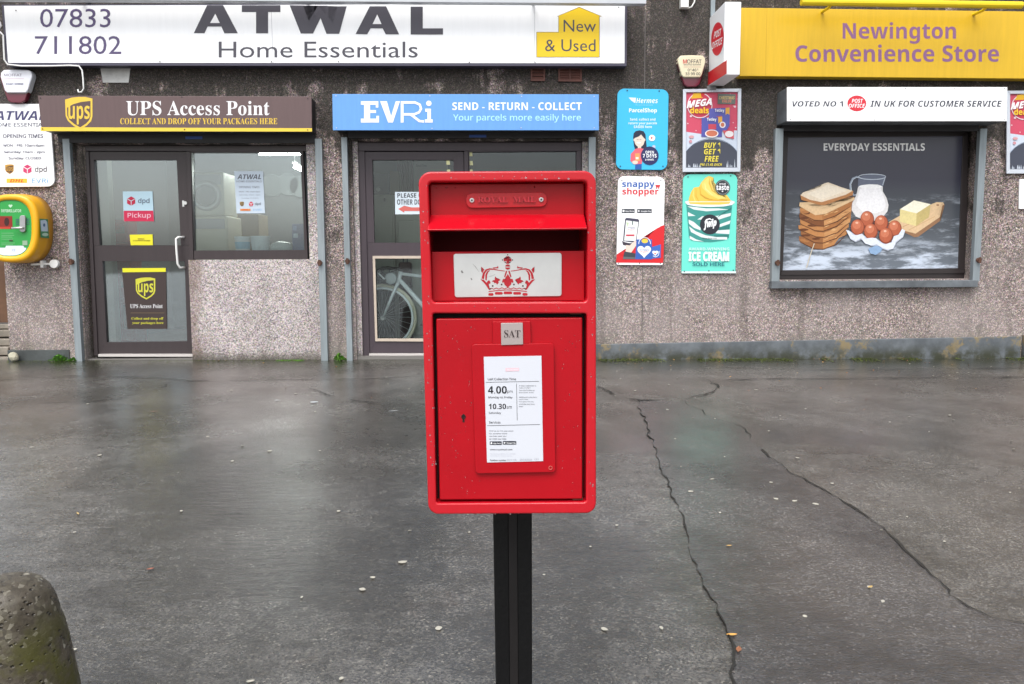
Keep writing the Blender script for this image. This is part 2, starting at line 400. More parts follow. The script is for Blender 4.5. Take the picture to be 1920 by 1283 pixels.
def jag(path, step=.045, amp=.016):
    pts = [G(*p) for p in path]; out = []
    for a, b in zip(pts, pts[1:]):
        n = max(1, int((b - a).length / step))
        for i in range(n):
            p = a.lerp(b, i / n); out.append(p + Vector((noise.noise(p * 7) * amp * 2 + random.uniform(-amp, amp) * .5, noise.noise(p * 7 + Vector((9, 0, 0))) * amp, 0)))
    return out + [pts[-1]]
lcj, rcj = jag(LC), jag(RC)
bm = bmesh.new()
ring_ = [G(1180, 1300)] and lcj + [G(1500, 1420), G(2000, 1420)] + rcj[::-1]
f = bm.faces.new([bm.verts.new((p.x, p.y, gz(p.x, p.y) + .004)) for p in ring_]); bmesh.ops.triangulate(bm, faces=[f])
struct('tarmac_patch', bm, M_PATCH)
def crack(name, pts, w0, w1, gap=-.42, h=.0075):
    bm = bmesh.new(); pv = None; n = len(pts)
    for i, p in enumerate(pts):
        d = (pts[min(i + 1, n - 1)] - pts[max(i - 1, 0)]); s = Vector((-d.y, d.x, 0)).normalized()
        wd = (w0 + (w1 - w0) * i / n) * max(.12, .75 + 1.5 * noise.noise(p * 5 + Vector((3, 1, 0))) + random.uniform(-.25, .25))
        a, b = p + s * wd, p - s * wd
        cur = [bm.verts.new((q.x, q.y, gz(q.x, q.y) + h)) for q in (a, b)]
        if pv and noise.noise(p * 3.1 + Vector((0, 7, 2))) > gap: bm.faces.new((pv[0], pv[1], cur[1], cur[0]))
        pv = cur
    struct(name, bm, M_CRACK)
crack('tarmac_crack', lcj, .0018, .0048); crack('tarmac_crack', rcj, .0022, .0075)
crack('tarmac_crack', jag([(1120, 725), (1160, 745), (1200, 752), (1280, 750), (1330, 738), (1350, 727), (1326, 715), (1420, 712), (1930, 708)]), .010, .009, -.75)
crack('tarmac_crack', jag([(1350, 690), (1500, 695), (1930, 691)]), .006, .006, -.6)
crack('tarmac_crack', jag([(-10, 715), (130, 706), (300, 709), (350, 715), (560, 713), (700, 711), (800, 706)]), .007, .010, -.7)
crack('tarmac_crack', jag([(80, 758), (180, 753), (250, 743), (312, 722)]), .006, .006, -.6)
crack('tarmac_crack', jag([(575, 725), (630, 748), (715, 758)]), .004, .007)

# ------------------------------------------------------------------ the building
XL = U(8, 500, 0).x; XR = 9.0; TOP = 3.78
bld = thing('shop_building', (0, 0, 0), 'single storey shop parade with weathered grey brown pebbledash front wall', 'building')
O1 = (U(150, 470, 0).x, U(598, 470, 0).x, -.12, U(380, 270, 0).z)
O2 = (U(664, 470, 0).x, U(1106, 300, 0).x, -.12, U(880, 264, 0).z)
O3 = (U(1458, 400, 0).x, U(1829, 400, 0).x, U(1640, 524, 0).z, U(1640, 243, 0).z)
xs = sorted({XL, XR, *O1[:2], *O2[:2], *O3[:2]}); zs = sorted({-.3, TOP, *(o[k] for o in (O1, O2, O3) for k in (2, 3))})
def hole(x, z): return any(o[0] < x < o[1] and o[2] < z < o[3] for o in (O1, O2, O3))
bm = bmesh.new(); TH = .24; V = {}
def vt(x, y, z):
    k = (round(x, 5), y, round(z, 5))
    if k not in V: V[k] = bm.verts.new((x, y, z))
    return V[k]
for i in range(len(xs) - 1):
    for j in range(len(zs) - 1):
        xa, xb, za, zb = xs[i], xs[i + 1], zs[j], zs[j + 1]
        if hole((xa + xb) / 2, (za + zb) / 2): continue
        for y in (0, TH): bm.faces.new((vt(xa, y, za), vt(xb, y, za), vt(xb, y, zb), vt(xa, y, zb)))
        for (dx, dz), e in {(-1, 0): ((xa, za), (xa, zb)), (1, 0): ((xb, za), (xb, zb)), (0, -1): ((xa, za), (xb, za)), (0, 1): ((xa, zb), (xb, zb))}.items():
            mx, mz = (xa + xb) / 2, (za + zb) / 2
            nx = (xs[i - 1] + xs[i]) / 2 if dx < 0 and i else (xs[i + 1] + xs[i + 2]) / 2 if dx > 0 and i + 2 < len(xs) else None
            nz = (zs[j - 1] + zs[j]) / 2 if dz < 0 and j else (zs[j + 1] + zs[j + 2]) / 2 if dz > 0 and j + 2 < len(zs) else None
            edge = (dx and nx is None) or (dz and nz is None) or hole(nx if dx else mx, nz if dz else mz)
            if edge: bm.faces.new((vt(e[0][0], 0, e[0][1]), vt(e[1][0], 0, e[1][1]), vt(e[1][0], TH, e[1][1]), vt(e[0][0], TH, e[0][1])))
obj('front_wall', bm, M_WALL, bld)
for q in ((XL, XL + .22, TH + .002, 7, -.3, TOP), (XR - .22, XR, TH + .002, 7, -.3, TOP)): obj('side_wall', B(*q), M_WALL, bld)
obj('rear_wall', B(XL, XR, 7.002, 7.2, -.3, TOP), M_WALL, bld)
obj('roof', B(XL - .1, XR + .1, -.1, 7.3, TOP + .002, TOP + .16), M_DARK, bld)
M_FLOOR = mat('shop_floor', (.16, .15, .14), .5); M_ROOM = mat('shop_wall', (.13, .14, .15), .7); M_CEIL = mat('shop_ceiling', (.24, .26, .27), .8)
def room(x0, x1, yb, zc):
    for q in ((x0 - .08, x0, TH + .004, yb, .012, zc), (x1, x1 + .08, TH + .004, yb, .012, zc), (x0, x1, yb, yb + .1, .012, zc)): obj('interior_wall', B(*q), M_ROOM, bld)
    obj('interior_ceiling', B(x0 - .08, x1 + .08, TH + .004, yb + .1, zc + .002, zc + .1), M_CEIL, bld)
    obj('interior_floor', B(x0 - .08, x1 + .08, .02, yb + .1, -.12, .01), M_FLOOR, bld)
room(XL + .3, -1.78, 3.6, 2.62)
room(-1.6, 1.45, 3.0, 2.62)
# infill panels beside and under the shop windows
def panel_px(x0, y0, x1, y1, yf, yb):
    return frontbox(x0, y0, x1, y1, yf, yb)
m_in = O1[1] - .001
bm = bmesh.new(); a = U(357, 580, .012); wz = U(460, 487, .012).z
box(bm, a.x, m_in, .012, .2, -.1, wz)
xw = U(578, 400, .012).x
box(bm, xw, m_in, .012, .2, wz + .0005, O1[3] - .001)
obj('infill_panel', bm, M_INFILL, bld)
bm = bmesh.new()
x0_, x1_ = O2[0] + .001, U(676, 470, .08).x
box(bm, x0_, x1_, .05, .2, -.1, O2[3] - .001); obj('infill_panel', bm, M_INFILL, bld); bm = bmesh.new()
box(bm, U(1092, 300, .05).x, O2[1] - .001, .05, .2, -.1, O2[3] - .001)
wz2 = U(980, 487, .05).z; box(bm, U(876, 580, .05).x, U(1092, 300, .05).x - .001, .05, .2, -.1, wz2)
obj('infill_panel', bm, M_INFILL, bld)
# plinths
M_PLINTH = bpy.data.materials.new('plinth_paint'); M_PLINTH.use_nodes = True; t = M_PLINTH.node_tree; b = t.nodes['Principled BSDF']
P = pos(t); n1 = noise_(t, P, 2.3, 8, .72); n2 = noise_(t, P, 6, 6, .6); sep = node(t, 'ShaderNodeSeparateXYZ'); t.links.new(P, sep.inputs[0])
base = mix(t, mrange(t, n2, .3, .7), (.075, .085, .095), (.135, .15, .165))
base = mix(t, mrange(t, n1, .52, .60), base, (.22, .17, .09))
base = mix(t, math_(t, 'MULTIPLY', mrange(t, sep.outputs[2], .12, -.05), mrange(t, noise_(t, P, 5, 7, .7), .35, .58)), base, (.03, .033, .018))
t.links.new(base, b.inputs['Base Color']); b.inputs['Roughness'].default_value = .55
bp = node(t, 'ShaderNodeBump', i_Strength=.4, i_Distance=.01); t.links.new(n2, bp.inputs['Height']); t.links.new(bp.outputs[0], b.inputs['Normal'])
bm = bmesh.new()
p0, p1 = U(1112, 646, -.035), U(1915, 631, -.035)
prism(bm, [(p0.x, -.035, -.25), (p1.x, -.035, -.25), (p1.x, -.035, p1.z), (p0.x, -.035, p0.z)], (0, .034, 0))
box(bm, p1.x + .03, XR, -.05, -.001, -.25, U(1915, 628, 0).z)
obj('plinth', bm, M_PLINTH, bld, bevel=.006)
bm = bmesh.new(); q0, q1 = U(14, 656, .004), U(131, 654, .004)
box(bm, XL - .02, q1.x, -.012, -.001, -.25, q0.z - .004)
obj('plinth', bm, mat('dark_plinth', (.075, .085, .085), .6, grime=.6, bump=.3), bld, bevel=.004)
# wall joint line on the right
bm = bmesh.new(); a = U(1206, 400, 0); box(bm, a.x - .004, a.x + .004, -.003, -.0005, .25, 3.4)
obj('wall_joint', bm, mat('joint', (.13, .12, .115), .8), bld)
# terracotta air vents
M_TERRA = mat('terracotta', (.15, .062, .048), .7, grime=.45)
def vent(x0, y0, x1, y1, rows, cols):
    a, c = U(x0, y0, -.02), U(x1, y1, -.02); bm = bmesh.new(); w_, h_ = c.x - a.x, a.z - c.z
    e = .12 * h_
    box(bm, a.x, c.x, -.02, -.002, a.z - e, a.z); box(bm, a.x, c.x, -.02, -.002, c.z, c.z + e); box(bm, a.x, a.x + e, -.02, -.002, c.z + e, a.z - e); box(bm, c.x - e, c.x, -.02, -.002, c.z + e, a.z - e)
    for i in range(rows):
        z = c.z + e + (h_ - 2 * e) * (i + .5) / rows
        prism(bm, [(a.x + e, -.018, z - .012), (a.x + e, -.004, z + .012), (a.x + e, -.002, z + .006), (a.x + e, -.016, z - .018)], (w_ - 2 * e, 0, 0))
    for i in range(1, cols):
        x = a.x + w_ * i / cols; box(bm, x - .008, x + .008, -.0195, -.003, c.z + e, a.z - e)
    v = obj('air_vent', bm, M_TERRA, bld)
    obj('vent_duct', B(a.x + e * .5, c.x - e * .5, -.0018, -.0006, c.z + e * .5, a.z - e * .5), M_GAP, v)
vent(995, 126, 1022, 152, 3, 1); vent(1047, 126, 1091, 153, 4, 2)
# worn white patch of old paint under the long sign
bm = bmesh.new(); prism(bm, [U(*p, -.006) for p in ((187, 122), (245, 122), (241, 155), (193, 155))], (0, .005, 0))
obj('old_plate', bm, mat('old_plate', (.62, .62, .60), .6, grime=.35, bump=.4), bld)

# doors and windows -------------------------------------------------
def frame_px(bm, outer, inner, yf, yb):      # four measured corners outer and inner
    o = [U(*p, yf) for p in outer]; i_ = [U(*p, yf) for p in inner]
    for k in range(4): prism(bm, [o[k], o[(k + 1) % 4], i_[(k + 1) % 4], i_[k]], (0, yb - yf, 0))
def pane_px(q, y): 
    bm = bmesh.new(); prism(bm, [U(*p, y) for p in q], (0, .006, 0)); return bm
YD, YG = .095, .125
door = obj('shop_door', (lambda bm: (frame_px(bm, [(165, 285), (350, 285), (356.5, 460.4), (172, 460.4)], [(176, 300), (331, 300), (339, 460), (187, 460)], YD, .15) or
      frame_px(bm, [(172, 460.5), (356.5, 460.5), (363, 664), (182, 664)], [(192, 490), (346, 490), (351, 640), (200, 642)], YD + .0015, .149) or bm))(bmesh.new()), M_FRAME, bld, bevel=.004)
obj('upper_pane', pane_px([(174, 298), (333, 298), (341, 462), (185, 462)], YG), M_GLASS, door)
obj('lower_pane', pane_px([(190, 488), (348, 488), (353, 642), (198, 644)], YG), M_GLASS, door)
bm = bmesh.new(); tube(bm, [U(*p) for p in ((345, 445, .09), (334, 445, .03), (330, 448, .02), (331, 470, .02), (333, 495, .02), (337, 502, .03), (347, 502, .09))], .011, 8)
obj('handle', bm, M_WPLAS, door, smooth=True)
bm = bmesh.new(); c = U(344, 382, YD - .004); box(bm, c.x - .012, c.x + .006, c.y, YD - .0005, c.z - .03, c.z + .03); disc(bm, U(348, 381, YD), .017, (0, -1, 0), .014)
obj('lock', bm, M_STEEL, door)
dfr = bmesh.new()
o = [U(*p, .07) for p in ((158, 272), (575, 272))]
prism(dfr, [U(*p, .08) for p in ((158, 273), (576, 273), (576, 283.5), (160, 283.5))], (0, .08, 0))
prism(dfr, [U(*p, .08) for p in ((159.5, 284), (166, 284), (183.5, 667), (176.5, 667))], (0, .08, 0))
prism(dfr, [U(*p, .08) for p in ((348.5, 284), (357, 284), (368, 667), (361, 667))], (0, .08, 0))
door_frame = obj('door_frame', dfr, M_FRAME, bld, bevel=.003)
obj('threshold', (lambda bm: (prism(bm, [U(*p, .05) for p in ((184, 664.5), (361, 664.5), (361, 669), (184, 669))], (0, .1, 0)), bm)[1])(bmesh.new()), mat('sill_alu', (.5, .47, .45), .45), door_frame)
win = obj('shop_window', (lambda bm: (frame_px(bm, [(357.5, 283.8), (568, 283.8), (577, 486.5), (364, 486.5)], [(359, 286), (563, 286), (571, 469), (363.5, 470)], .085, .15), bm)[1])(bmesh.new()), M_FRAME, bld, bevel=.003)
obj('pane', pane_px([(357.5, 284.5), (565, 284.5), (573, 471), (362, 472)], YG), M_GLASS, win)
# second shop
door2 = obj('shop_door', (lambda bm: (frame_px(bm, [(684, 285), (869, 285), (872, 455.4), (688, 455.4)], [(698, 300), (850, 300), (853, 455), (702, 455)], YD, .15) or
      frame_px(bm, [(688, 455.5), (872, 455.5), (874, 662), (693, 662)], [(703, 486), (855, 486), (858, 636), (707, 636)], YD + .0015, .149) or bm))(bmesh.new()), mat('plum_aluminium', (.055, .041, .050), .4, grime=.12, streak=True), bld, bevel=.004)
M_FR2 = MATS['plum_aluminium']
obj('upper_pane', pane_px([(696, 298), (852, 298), (855, 457), (700, 457)], YG), M_GLASS2, door2)
obj('lower_pane', pane_px([(702, 485), (856, 485), (859, 638), (706, 638)], YG), M_GLASS2, door2)
bm = bmesh.new(); frame_px(bm, [(698.5, 480), (860, 480), (864, 641), (703.5, 640)], [(703.3, 485), (855, 485), (858, 635), (707.5, 635)], YD - .012, YD)
obj('timber_bead', bm, mat('bead', (.52, .44, .36), .6, grime=.2), door2)
dfr = bmesh.new()
prism(dfr, [U(*p, .08) for p in ((668, 267), (1091, 267), (1091, 283), (669, 283))], (0, .08, 0))
prism(dfr, [U(*p, .08) for p in ((669, 283.5), (683.5, 283.5), (693, 668), (680, 668))], (0, .08, 0))
prism(dfr, [U(*p, .08) for p in ((870, 283.5), (878, 283.5), (883, 668), (875, 668))], (0, .08, 0))
df2 = obj('door_frame', dfr, M_FR2, bld, bevel=.003)
obj('threshold', (lambda bm: (prism(bm, [U(*p, .05) for p in ((692, 663.5), (875, 663.5), (875, 667), (692, 667))], (0, .1, 0)), bm)[1])(bmesh.new()), MATS['sill_alu'], df2)
win2 = obj('shop_window', (lambda bm: (frame_px(bm, [(878.5, 283.3), (1090, 283.3), (1090, 486), (884, 486)], [(880, 285), (1081, 283.5), (1081, 469), (885, 470)], .085, .15), bm)[1])(bmesh.new()), M_FR2, bld, bevel=.003)
obj('pane', pane_px([(879, 284), (1083, 284), (1083, 471), (883, 472)], YG), M_GLASS2, win2)
for x, y, h, par in ((879, 284, 9, win2), (880, 302, 8, win2), (880, 318, 8, win2), (837, 301, 8, door2), (838, 318, 9, door2)):
    bm = bmesh.new(); prism(bm, [U(*p, .118) for p in ((x, y), (x + 6, y), (x + 7, y + h), (x, y + h))], (0, .004, 0)); obj('tape_mark', bm, flat((250, 248, 190)), par)
# display window on the right
YW = .14
dw = obj('display_window', (lambda bm: (frame_px(bm, [(1466, 247), (1816, 247), (1812, 524), (1452, 524)], [(1478, 258), (1806, 255), (1797, 503), (1468, 507)], YW, YW + .08), bm)[1])(bmesh.new()), mat('dark_brown_frame', (.030, .024, .024), .4, grime=.2), bld, bevel=.004)
bm = bmesh.new(); prism(bm, [U(*p, YW - .012) for p in ((1466, 508.5), (1822, 504), (1825, 512), (1464, 516))], (0, .011, 0)); obj('glazing_bead', bm, MATS['dark_brown_frame'], dw)
obj('backing', B(O3[0] + .002, O3[1] - .002, TH + .002, TH + .03, O3[2], O3[3]), M_DARK, bld)

# slate table top picture on the pane
M_SLATE = bpy.data.materials.new('slate_print'); M_SLATE.use_nodes = True; t = M_SLATE.node_tree; b = t.nodes['Principled BSDF']
P = pos(t); sep = node(t, 'ShaderNodeSeparateXYZ'); t.links.new(P, sep.inputs[0])
za, zb = U(1640, 505, YW).z, U(1640, 256, YW).z
zn = math_(t, 'DIVIDE', math_(t, 'SUBTRACT', sep.outputs[2], za), zb - za)
r = ramp(t, [(0, C(112, 120, 130)), (.3, C(84, 89, 96)), (.55, C(70, 74, 82)), (.68, C(62, 62, 76)), (1, C(78, 78, 94))]); t.links.new(zn, r.inputs[0])
cl = noise_(t, pos(t, (1.3, 1, 6)), 1.6, 8, .7); cl2 = noise_(t, pos(t, (1.2, 1, 5)), 1.3, 8, .68)
base = mix(t, math_(t, 'MULTIPLY', mrange(t, cl, .50, .64), mrange(t, zn, .62, .45)), r.outputs[0], C(150, 158, 168))
base = mix(t, math_(t, 'MULTIPLY', mrange(t, cl2, .44, .58), mrange(t, zn, .27, .1)), base, C(205, 216, 232))
t.links.new(base, b.inputs['Base Color']); b.inputs['Roughness'].default_value = .22
bm = bmesh.new(); prism(bm, [U(*p, YW + .012) for p in ((1476, 256), (1808, 253), (1799, 505), (1466, 509))], (0, .005, 0))
pane3 = obj('printed_pane', bm, M_SLATE, dw)
T5 = (1480, 260, 5.133)
a = Art(YW + .012, T5); a.grain = True; a.step = .00013
def blob(art, layers):
    for L in layers: art.poly(*L)
# wooden board, butter
a.poly([(950, 810), (1060, 745), (1345, 655), (1370, 630), (1420, 612), (1480, 615), (1495, 640), (1440, 675), (1420, 705), (1460, 760), (1455, 790), (1240, 945), (1205, 950), (1110, 905), (1070, 880)], (150, 112, 82))
a.poly([(955, 805), (1060, 745), (1345, 655), (1370, 630), (1420, 612), (1480, 615), (1490, 635), (1435, 665), (1412, 700), (1450, 755), (1215, 915), (1100, 885)], (222, 190, 150))
a.stroke([(1090, 850), (1300, 760)], 8, (200, 160, 118)); a.stroke([(1150, 880), (1400, 750)], 8, (205, 168, 125)); a.ell(1428, 640, 14, 8, (150, 110, 80))
a.poly([(1065, 680), (1225, 720), (1220, 842), (1062, 800)], (228, 212, 150)); a.poly([(1225, 720), (1360, 632), (1345, 755), (1220, 842)], (200, 180, 118)); a.poly([(1065, 680), (1200, 595), (1362, 632), (1225, 720)], (248, 244, 222))
# milk jug
a.stroke([(690, 385), (650, 368), (610, 385), (585, 440), (590, 500), (620, 545), (650, 540)], 16, (150, 162, 178)); a.stroke([(690, 385), (650, 372), (615, 392), (592, 440), (598, 500)], 5, (215, 225, 235))
a.poly([(665, 375), (730, 350), (810, 342), (890, 350), (930, 375), (905, 450), (895, 500), (670, 500), (660, 450)], (105, 112, 130)); a.ring(797, 368, 130, 26, 7, (200, 210, 222)); a.stroke([(920, 380), (898, 450)], 7, (190, 200, 212))
a.poly([(662, 465), (700, 448), (770, 440), (850, 442), (898, 460), (900, 510), (935, 570), (955, 640), (945, 700), (900, 755), (820, 790), (720, 785), (640, 750), (600, 690), (605, 620), (640, 555), (662, 510)], (228, 226, 226))
a.poly([(680, 480), (880, 480), (885, 520), (920, 590), (930, 640), (910, 690), (830, 720), (700, 700), (640, 640), (660, 560)], (244, 243, 245)); a.ell(780, 462, 110, 20, (250, 250, 252))
# bread
CR = [(150, 98, 58), (188, 130, 78), (128, 78, 44), (205, 152, 100)]
a.poly([(110, 620), (625, 560), (600, 640), (590, 790), (400, 960), (300, 992), (150, 960), (108, 880), (105, 700)], (170, 115, 68))
rb = random.Random(4)

for i in range(6, 0, -1):
    o = [rb.uniform(-14, 14) for _ in range(6)]; y = 585 + i * 56
    L_, Fc, Rt = (100 + o[0], y + 22 + o[1] * .4), (325 + o[2], y + 92 + o[3] * .4), (600 + o[4] - i * 5, y - 40 - i * 3 + o[5] * .4)
    h_ = 54 + rb.uniform(-6, 8); c1, c2 = CR[rb.randrange(3)], [(186, 130, 80), (200, 146, 94), (170, 112, 64)][rb.randrange(3)]
    a.poly([L_, (L_[0] + 90, L_[1] + 16), (Fc[0] - 60, Fc[1] - 4), Fc, (Fc[0] + 2, Fc[1] + h_), (Fc[0] - 90, Fc[1] + h_ - 4), (L_[0] + 20, L_[1] + h_), (L_[0] + 2, L_[1] + h_ * .7)], c1)
    a.poly([Fc, (Fc[0] + 110, Fc[1] - 40), (Rt[0] - 70, Rt[1] + 34), Rt, (Rt[0] - 2, Rt[1] + h_), (Rt[0] - 80, Rt[1] + h_ + 34), (Fc[0] + 100, Fc[1] + h_ - 34), (Fc[0] + 2, Fc[1] + h_)], c2)
    a.stroke([(L_[0] + 8, L_[1] + h_ - 4), (Fc[0] - 80, Fc[1] + h_ - 8), (Fc[0], Fc[1] + h_ - 4), (Fc[0] + 130, Fc[1] + h_ - 50), (Rt[0] - 4, Rt[1] + h_ - 6)], [4, 9, 7, 10, 4], (92, 52, 28))
    for q in range(5):
        u = rb.uniform(.1, .9); xq, yq = Fc[0] + (Rt[0] - Fc[0]) * u, Fc[1] + (Rt[1] - Fc[1]) * u + rb.uniform(14, 38); a.stroke([(xq - 24, yq + 9), (xq, yq - 1), (xq + 26, yq - 10)], [2, rb.uniform(5, 11), 2], rb.choice(((224, 178, 122), (150, 96, 54), (214, 166, 112))))
    for q in range(2):
        u = rb.uniform(.15, .8); a.ell(L_[0] + (Fc[0] - L_[0]) * u, L_[1] + (Fc[1] - L_[1]) * u + 28, rb.uniform(24, 46), rb.uniform(8, 15), rb.choice(((104, 58, 30), (172, 116, 68))), 12)
a.poly([(100, 615), (180, 640), (345, 690), (625, 565), (628, 590), (350, 725), (250, 738), (95, 650)], (222, 190, 148))
a.poly([(106, 550), (130, 520), (290, 470), (340, 430), (375, 422), (500, 470), (615, 505), (612, 545), (345, 640), (300, 642), (115, 590)], (180, 125, 78))
a.poly([(106, 545), (135, 518), (290, 470), (340, 430), (375, 422), (500, 468), (610, 503), (545, 540), (310, 612), (200, 590)], (232, 216, 192)); a.poly([(170, 530), (300, 480), (370, 440), (560, 500), (310, 590)], (240, 228, 208))
# eggs and carton
a.poly([(545, 880), (590, 895), (640, 930), (700, 920), (760, 960), (830, 960), (900, 1005), (980, 1000), (1010, 935), (1060, 925), (1115, 885), (1095, 950), (1030, 1000), (1000, 1060), (950, 1080), (890, 1060), (840, 1030), (790, 1035), (730, 1010), (690, 970), (640, 998), (590, 970)], (205, 212, 228))
a.poly([(760, 1060), (830, 1030), (905, 1040), (880, 1090), (830, 1120), (780, 1105)], (140, 170, 205))
for cx, cy in ((750, 775), (885, 815), (1015, 865), (658, 855), (785, 895), (930, 935)):
    a.ell(cx, cy, 66, 78, (140, 68, 46)); a.ell(cx - 3, cy - 6, 60, 70, (182, 96, 66)); a.ell(cx - 10, cy - 25, 40, 42, (206, 122, 90)); a.ell(cx - 8, cy - 44, 14, 10, (240, 190, 165))
a.poly([(545, 880), (575, 885), (610, 930), (660, 928), (700, 915), (730, 960), (800, 955), (835, 958), (870, 1005), (930, 1015), (985, 1000), (1005, 940), (1050, 925), (1085, 870), (1115, 885), (1090, 950), (1025, 995), (1000, 1060), (945, 1072), (890, 1050), (840, 1020), (790, 1030), (730, 1010), (690, 960), (640, 990), (590, 965)], (222, 228, 240))
a.stroke([(240, 1010), (215, 1080), (190, 1160), (165, 1245)], 9, (205, 196, 178))
a.build('printed_picture', pane3)
Art(YW + .012, T5, start=2).text('EVERYDAY ESSENTIALS', 330, 45, 1305, 118, mat('white_print', (.9, .9, .9), .3), 'bold', .006).build('lettering', pane3)

# roller shutters ----------------------------------------------------
def rail(bm, pxl, pxr, pym, zt, zb, d=.06):
    a, b = U(pxl, pym, -d), U(pxr, pym, -d)
    box(bm, a.x, b.x, -d, -.001, zb, zt)
def lockpx(px, py, y):
    bm = bmesh.new(); c = U(px, py, y); disc(bm, c + Vector((0, .004, 0)), .024, (0, -1, 0), .03, 12); box(bm, c.x - .012, c.x + .012, y - .035, y - .026, c.z - .03, c.z + .03); return bm
def shutter(label, hx, d, rails, barpx, side_mat, lx, rail_low=None):
    x0, y0, x1, y1 = hx
    a = U((x0 + x1) / 2, y1, -d)
    r = thing('roller_shutter', (a.x, 0, a.z), label, 'roller shutter', 'roller shutters over the shop fronts')
    obj('housing', frontbox(x0, y0, x1, y1, -d, -.001), side_mat, r, bevel=.006)
    bx0, by0, bx1, by1 = barpx
    bar = frontbox(bx0, by0, bx1, by1, -.05, -.012); obj('bottom_bar', bar, M_DARK, r, bevel=.004)
    if side_mat is M_DARK:
        tx = bx0 + .53 * (bx1 - bx0); obj('bar_label', frontbox(tx - 16, by0 + 7, tx + 16, by0 + 12, -.0515, -.0505), mat('bar_blue', (.03, .08, .30), .5), r)
    for (l, rr_, py), lk in zip(rails, lx):
        bm = bmesh.new(); zt = U((l + rr_) / 2, y1 + 14, -.06).z
        c = U((l + rr_) / 2, py, -.06); zb = gz(c.x, 0) - .02 if rail_low is None else U(c.x, rail_low, -.06).z
        if rail_low is not None: zb = U((l + rr_) / 2, rail_low, -.06).z
        rail(bm, l, rr_, py, zt, zb)
        g = obj('guide_rail', bm, M_GALV, r, bevel=.004)
        obj('lock', lockpx(*lk, -.062), M_RUST, g)
    return r
shutter('roller shutter in dark housing over the left brown shop door, behind the brown sign', (80, 181, 583, 246), .235, [(129, 142, 470), (596, 609, 470)], (108, 249, 590, 268), M_DARK, [(135, 491), (600, 493)])
shutter('roller shutter in dark housing over the bicycle shop door, behind the light blue sign', (627, 179, 1120, 243), .235, [(645, 656, 470), (1104, 1117, 280)], (652, 246, 1112, 259), M_DARK, [(652, 490), (1112, 490)])
sh3 = shutter('roller shutter in pale grey housing over the food picture window, behind the white sign', (1477, 164, 1888, 227), .30, [(1450, 1465, 407), (1830, 1843, 407)], (1467, 233, 1835, 246), M_GREY, [(1457, 493), (1834, 488)], 528)
bm = frontbox(1447, 527, 1834, 540, -.09, -.001); obj('sill_tray', bm, M_GREY, sh3, bevel=.005)

# ------------------------------------------------------------------ signs
def sign(name, label, cat, q, yf, th, m, group=None, r=0, bevel=.003, r2=None, backm=None):
    """flat panel with measured corners q (TL,TR,BR,BL) at depth yf and thickness th"""
    cx = sum(p[0] for p in q) / 4; by = max(p[1] for p in q)
    loc = U(cx, by, yf); loc.y = yf + th
    t_ = thing(name, loc, label, cat, group)
    if r:
        bx_ = (0, 0, math.dist(q[0], q[1]), math.dist(q[0], q[3])); pts = quadmap(q, rrect(*bx_, r, 6, r2), bx_)
    else: pts = q
    bm = bmesh.new(); prism(bm, [U(*p, yf) for p in pts], (0, th, 0))
    obj('panel', bm, m, t_, bevel=bevel)
    return t_
def screws(pts, y, parent, c=(90, 90, 95), r=.006):
    for p in pts:
        bm = bmesh.new(); disc(bm, U(*p, y), r, (0, -1, 0), .003, 8); obj('screw', bm, flat(c), parent)
TA, TB, TC = (0, 0, 3), (600, 0, 3), (1240, 0, 2.8235)
# long white fascia sign
s = sign('fascia_sign', 'long white shop fascia sign with phone number and yellow house emblem', 'sign', [(7, 11), (1172, 7), (1171, 119), (15, 118)], -.13, .06, M_WHITE)
bm = bmesh.new(); frame_px(bm, [(3, 9), (1176, 5), (1175, 124), (12, 123)], [(8, 12), (1171.5, 8), (1170.5, 118.5), (15.5, 117.5)], -.128, -.005)
obj('edge_frame', bm, mat('sign_edge', (.06, .055, .085), .5), s)
GREYL = (78, 76, 86)
a = Art(-.13, TA); 
a.text('07833', 225, 50, 622, 155, (92, 80, 118)); a.text('711802', 196, 203, 682, 306, (92, 80, 118))
a.text('Home Essentials', 1230, 235, 1800 + 550, 325, GREYL)
K = (74, 72, 82)
a.poly([(1090, 187), (1165, 30), (1255, 30), (1338, 188), (1262, 188), (1245, 150), (1168, 150), (1150, 188)], K); a.poly([(1182, 130), (1236, 130), (1211, 78)], (250, 250, 252))
a.rect(1360, 30, 1577, 68, K); a.rect(1440, 68, 1508, 188, K)
a.poly([(3 * x, 3 * y) for x, y in ((543, 10), (568, 10.5), (580, 41), (596, 11), (614, 11), (624.5, 42), (633, 12), (650, 12), (636, 63.5), (612, 63.5), (601, 34), (587, 63), (564, 63))], K)
a.tf = TB
a.poly([(200, 192), (280, 36), (372, 36), (445, 194), (370, 194), (352, 160), (285, 160), (265, 194)], K); a.poly([(296, 136), (346, 136), (322, 82)], (250, 250, 252))
a.rect(510, 38, 578, 195, K); a.rect(578, 160, 692, 195, K)
a.build('lettering', s)
a = Art(-.13, TB, start=2)
HB, HY = (140, 120, 50), (246, 208, 30)
a.poly([(1332, 93), (1458, 39), (1586, 93)], HB); a.rect(1341, 93.2, 1573, 180, HB); a.rect(1217, 180.2, 1573, 323, HB)
a.poly([(1340, 91.5), (1458, 43), (1578, 91.5)], HY); a.rect(1344, 91.6, 1570, 183, HY); a.rect(1220, 183.2, 1570, 320, HY)
a.text('New', 1370, 112, 1553, 180, GREYL); a.text('& Used', 1266, 222, 1550, 290, GREYL)
a.build('emblem', s)
screws([(509, 116), (880, 117), (1003, 117), (635, 116), (300, 116), (30, 20), (1160, 14)], -.131, s)
for px in (508, 1002):
    c0, c1 = U(px, 12, -.1305), U(px + .9, 118, -.1305); obj('panel_seam', B(c0.x, c0.x + .004, -.1306, -.1301, c1.z, c0.z), flat((190, 190, 196)), s)
